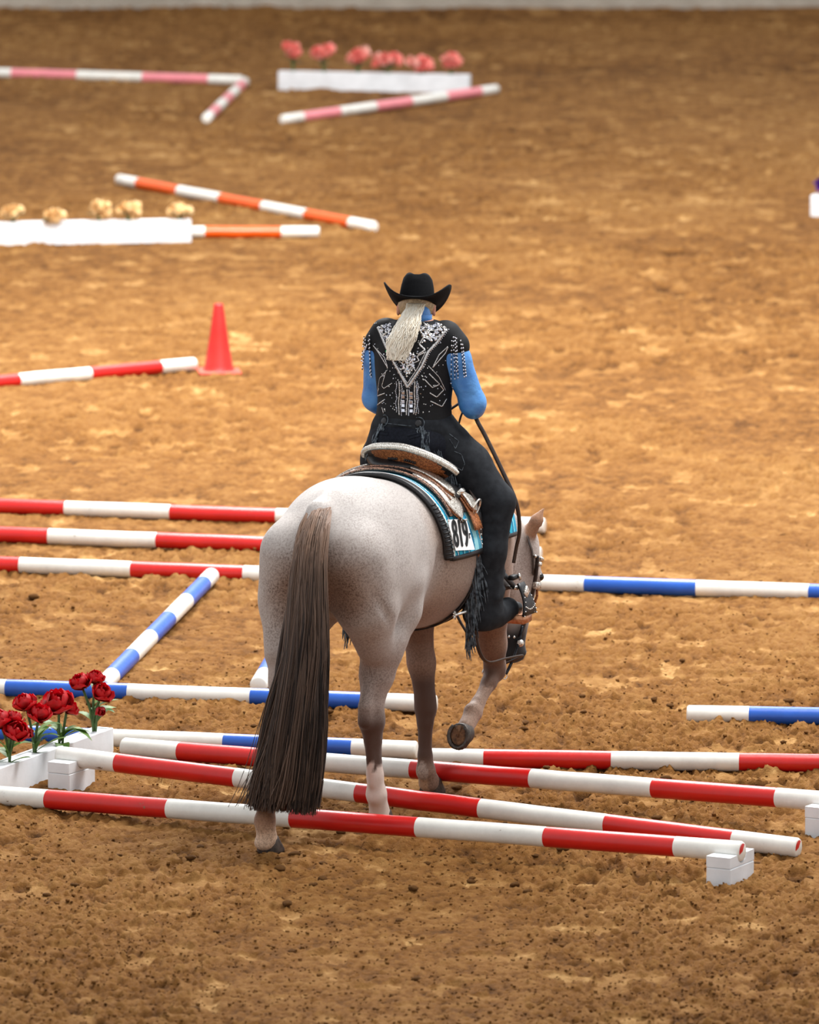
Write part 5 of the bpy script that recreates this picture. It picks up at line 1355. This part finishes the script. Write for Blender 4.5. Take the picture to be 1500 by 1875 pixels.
# boots and spurs
for s, y, dx in ((1, -.350, 0), (-1, .335, .05)):
    f = Field((.86+dx, min(y-.14, y+.14), .78), (1.30, max(y-.14, y+.14), 1.10), .007)
    f.chain([((.985+dx, y, 1.08), .052), ((.985+dx, y, .93), .050), ((.975+dx, y, .892), .046), ((1.07+dx, y-s*.025, .890), .043), ((1.19+dx, y-s*.058, .888), .028)], .02)
    f.box((.94+dx, y-.032, .835), (1.0+dx, y+.032, .875), k=.008)
    f.box((.8, y-.2, .70), (1.4, y+.2, .833), k=.003, sub=True)
    bo, _ = rput('boot', f, M['boot'])
    q = MB(); q.tube(catmull([(1.0+dx, y-s*.052, .915), (.94+dx, y-s*.05, .905), (.912+dx, y, .90), (.94+dx, y+s*.05, .905), (1.0+dx, y+s*.05, .915)], 16), .009, 8, flat=.5); spr = sub(q, 'spur', M['silver_plain'], bo)
    hub = Vector((.805+dx, y+s*.075, .900)); q = MB(); q.tube(catmull([(.915+dx, y, .90), (.88+dx, y+s*.03, .912), (.835+dx, y+s*.062, .905), tuple(hub)], 10), [.0095]*4+[.008]*3+[.0065]*3, 8); 
    for k in range(10):
        t = 2*PI*k/10; dr = Vector((math.cos(t), 0, math.sin(t))); dr = Vector((dr.x*.9, -s*.1*dr.x, dr.z)); q.tube([hub, hub+dr*.022], [.0045, .0016], 5)
    me2 = q.mesh('spur', M['silver_plain']); bm2 = bmesh.new(); bm2.from_mesh(spr.data); bm2.from_mesh(me2); bm2.to_mesh(spr.data); bm2.free()
# hair: under the hat and the ponytail
kf2 = Field((.84, -.20, 2.10), (1.22, .18, 2.45), .006)
kf2.ell(H_(-.020, 0, .028), (.102, .084, .098), FR, .01); kf2.ell(H_(.075, 0, -.02), (.075, .2, .085), FR, .01, sub=True)
hair, hairB = rput('hair', kf2, M['hair_root'])
DYH = -.02
tie = Vector((.885, -.020, 2.268))
NP = 620; K2 = 12; t = np.linspace(0, 1, K2)
pk = catmull([(.935, -.022, 2.285, .046, .018), (.895, -.028, 2.258, .042, .022), (.850, -.028, 2.215, .052, .026), (.822, -.016, 2.165, .064, .024), (.804, .002, 2.105, .064, .020), (.798, .014, 2.040, .044, .012)], K2)
a = RNG.uniform(0, 2*PI, NP); r = np.sqrt(RNG.uniform(.05, 1, NP)); Ls = .60+.40*RNG.random(NP)**.7
S = np.stack([np.stack([np.interp(t*l, np.linspace(0, 1, K2), pk[:, c]) for c in range(5)], 1) for l in Ls])
wv = .0095*np.sin(t[None]*19+np.round(a*3)[:, None]*1.3)*np.clip(t*3, 0, 1)[None]
P = np.stack([S[..., 0]+S[..., 4]*r[:, None]*np.cos(a)[:, None]+wv*.5, S[..., 1]+S[..., 3]*r[:, None]*np.sin(a)[:, None]+wv, S[..., 2]], -1)
for i in range(NP):      # keep every strand outside the vest
    for j in range(K2):
        h = vestB.find_nearest(Vector(P[i, j]))
        if h[0] is not None and (Vector(P[i, j])-h[0]).dot(h[1]) < .006: P[i, j] = (h[0]+h[1]*(.006+.012*r[i]))[:]
o = strands(P, np.clip(.80+.22*t[None]+RNG.normal(0, .16, (NP, 1))+.10*np.sin(t[None]*19+np.round(a*3)[:, None]*1.3)-(t[None] < .15)*.35, 0, 1), np.linspace(.0032, .0022, K2), 'ponytail', M['blond_hair'], hair); o['kind'] = 'stuff'
# hat
hatc = HC+np.array((-.022, -.010, .040)); hp2 = math.radians(20); hx = np.array((math.cos(hp2)*.93, math.cos(hp2)*.36, -math.sin(hp2))); hx /= np.linalg.norm(hx); hl = np.cross((0, -.03, 1), hx); hl /= np.linalg.norm(hl); hu = np.cross(hx, hl)
W_ = lambda a, b, c: hatc+hx*a+hl*b+hu*c
hat = empty('cowboy_hat', off(rid), 0, rid)
n = 56; P = np.zeros((n+1, 8, 3))
for i in range(n+1):
    t = 2*PI*i/n
    for j in range(8):
        f = j/7; ra = .094+(.185-.094)*f; rb = .076+(.168-.076)*f; A, B = ra*math.cos(t), rb*math.sin(t)
        if f > .99: pass
        lift = .088*(f**1.6)*abs(math.sin(t))**2.4-.016*f*f*math.cos(t)**2
        B *= 1-.10*f*abs(math.sin(t))**2
        P[i, j] = W_(A, B, lift)
b = MB(); b.grid(P, thick=.006); b.build('brim', M['felt'], hat)
rows = [(.0, .098, .081), (.025, .098, .081), (.075, .094, .074), (.105, .090, .067), (.121, .081, .057), (.125, .068, .045), (.121, .05, .030), (.114, .03, .016)]
V = []; F = []; m_ = 40
for h, ra, rb in rows:
    for k in range(m_):
        t = 2*PI*k/m_; A, B = ra*math.cos(t), rb*math.sin(t)
        dent = .030*smooth01(np.array(h), .10, .125)*math.exp(-(B/.026)**2)*(1 if A > -.05 else .7)
        pin = 1-.20*smooth01(np.array(h), .04, .09)*max(0, math.cos(t))**2*abs(math.sin(t))*2
        V.append(W_(A, B*float(pin), h+.010*math.cos(t)*smooth01(np.array(h), .05, .1)*-1-float(dent)))
for i in range(len(rows)-1):
    for k in range(m_): F.append([i*m_+k, i*m_+(k+1) % m_, (i+1)*m_+(k+1) % m_, (i+1)*m_+k])
c0 = len(V); V.append(W_(0, 0, .086))
for k in range(m_): F.append([(len(rows)-1)*m_+k, (len(rows)-1)*m_+(k+1) % m_, c0])
b = MB(); b.add(V, F); b.build('crown', M['felt'], hat)
b = MB(); b.tube([W_(.097*math.cos(t), .079*math.sin(t), .008) for t in np.linspace(0, 2*PI, 41)], .009, 6, flat=.3, up=tuple(hu)); b.build('hat_band', M['felt'], hat)
for o in bpy.data.objects:
    for kk in ('bv', '_p'):
        if kk in o: del o[kk]
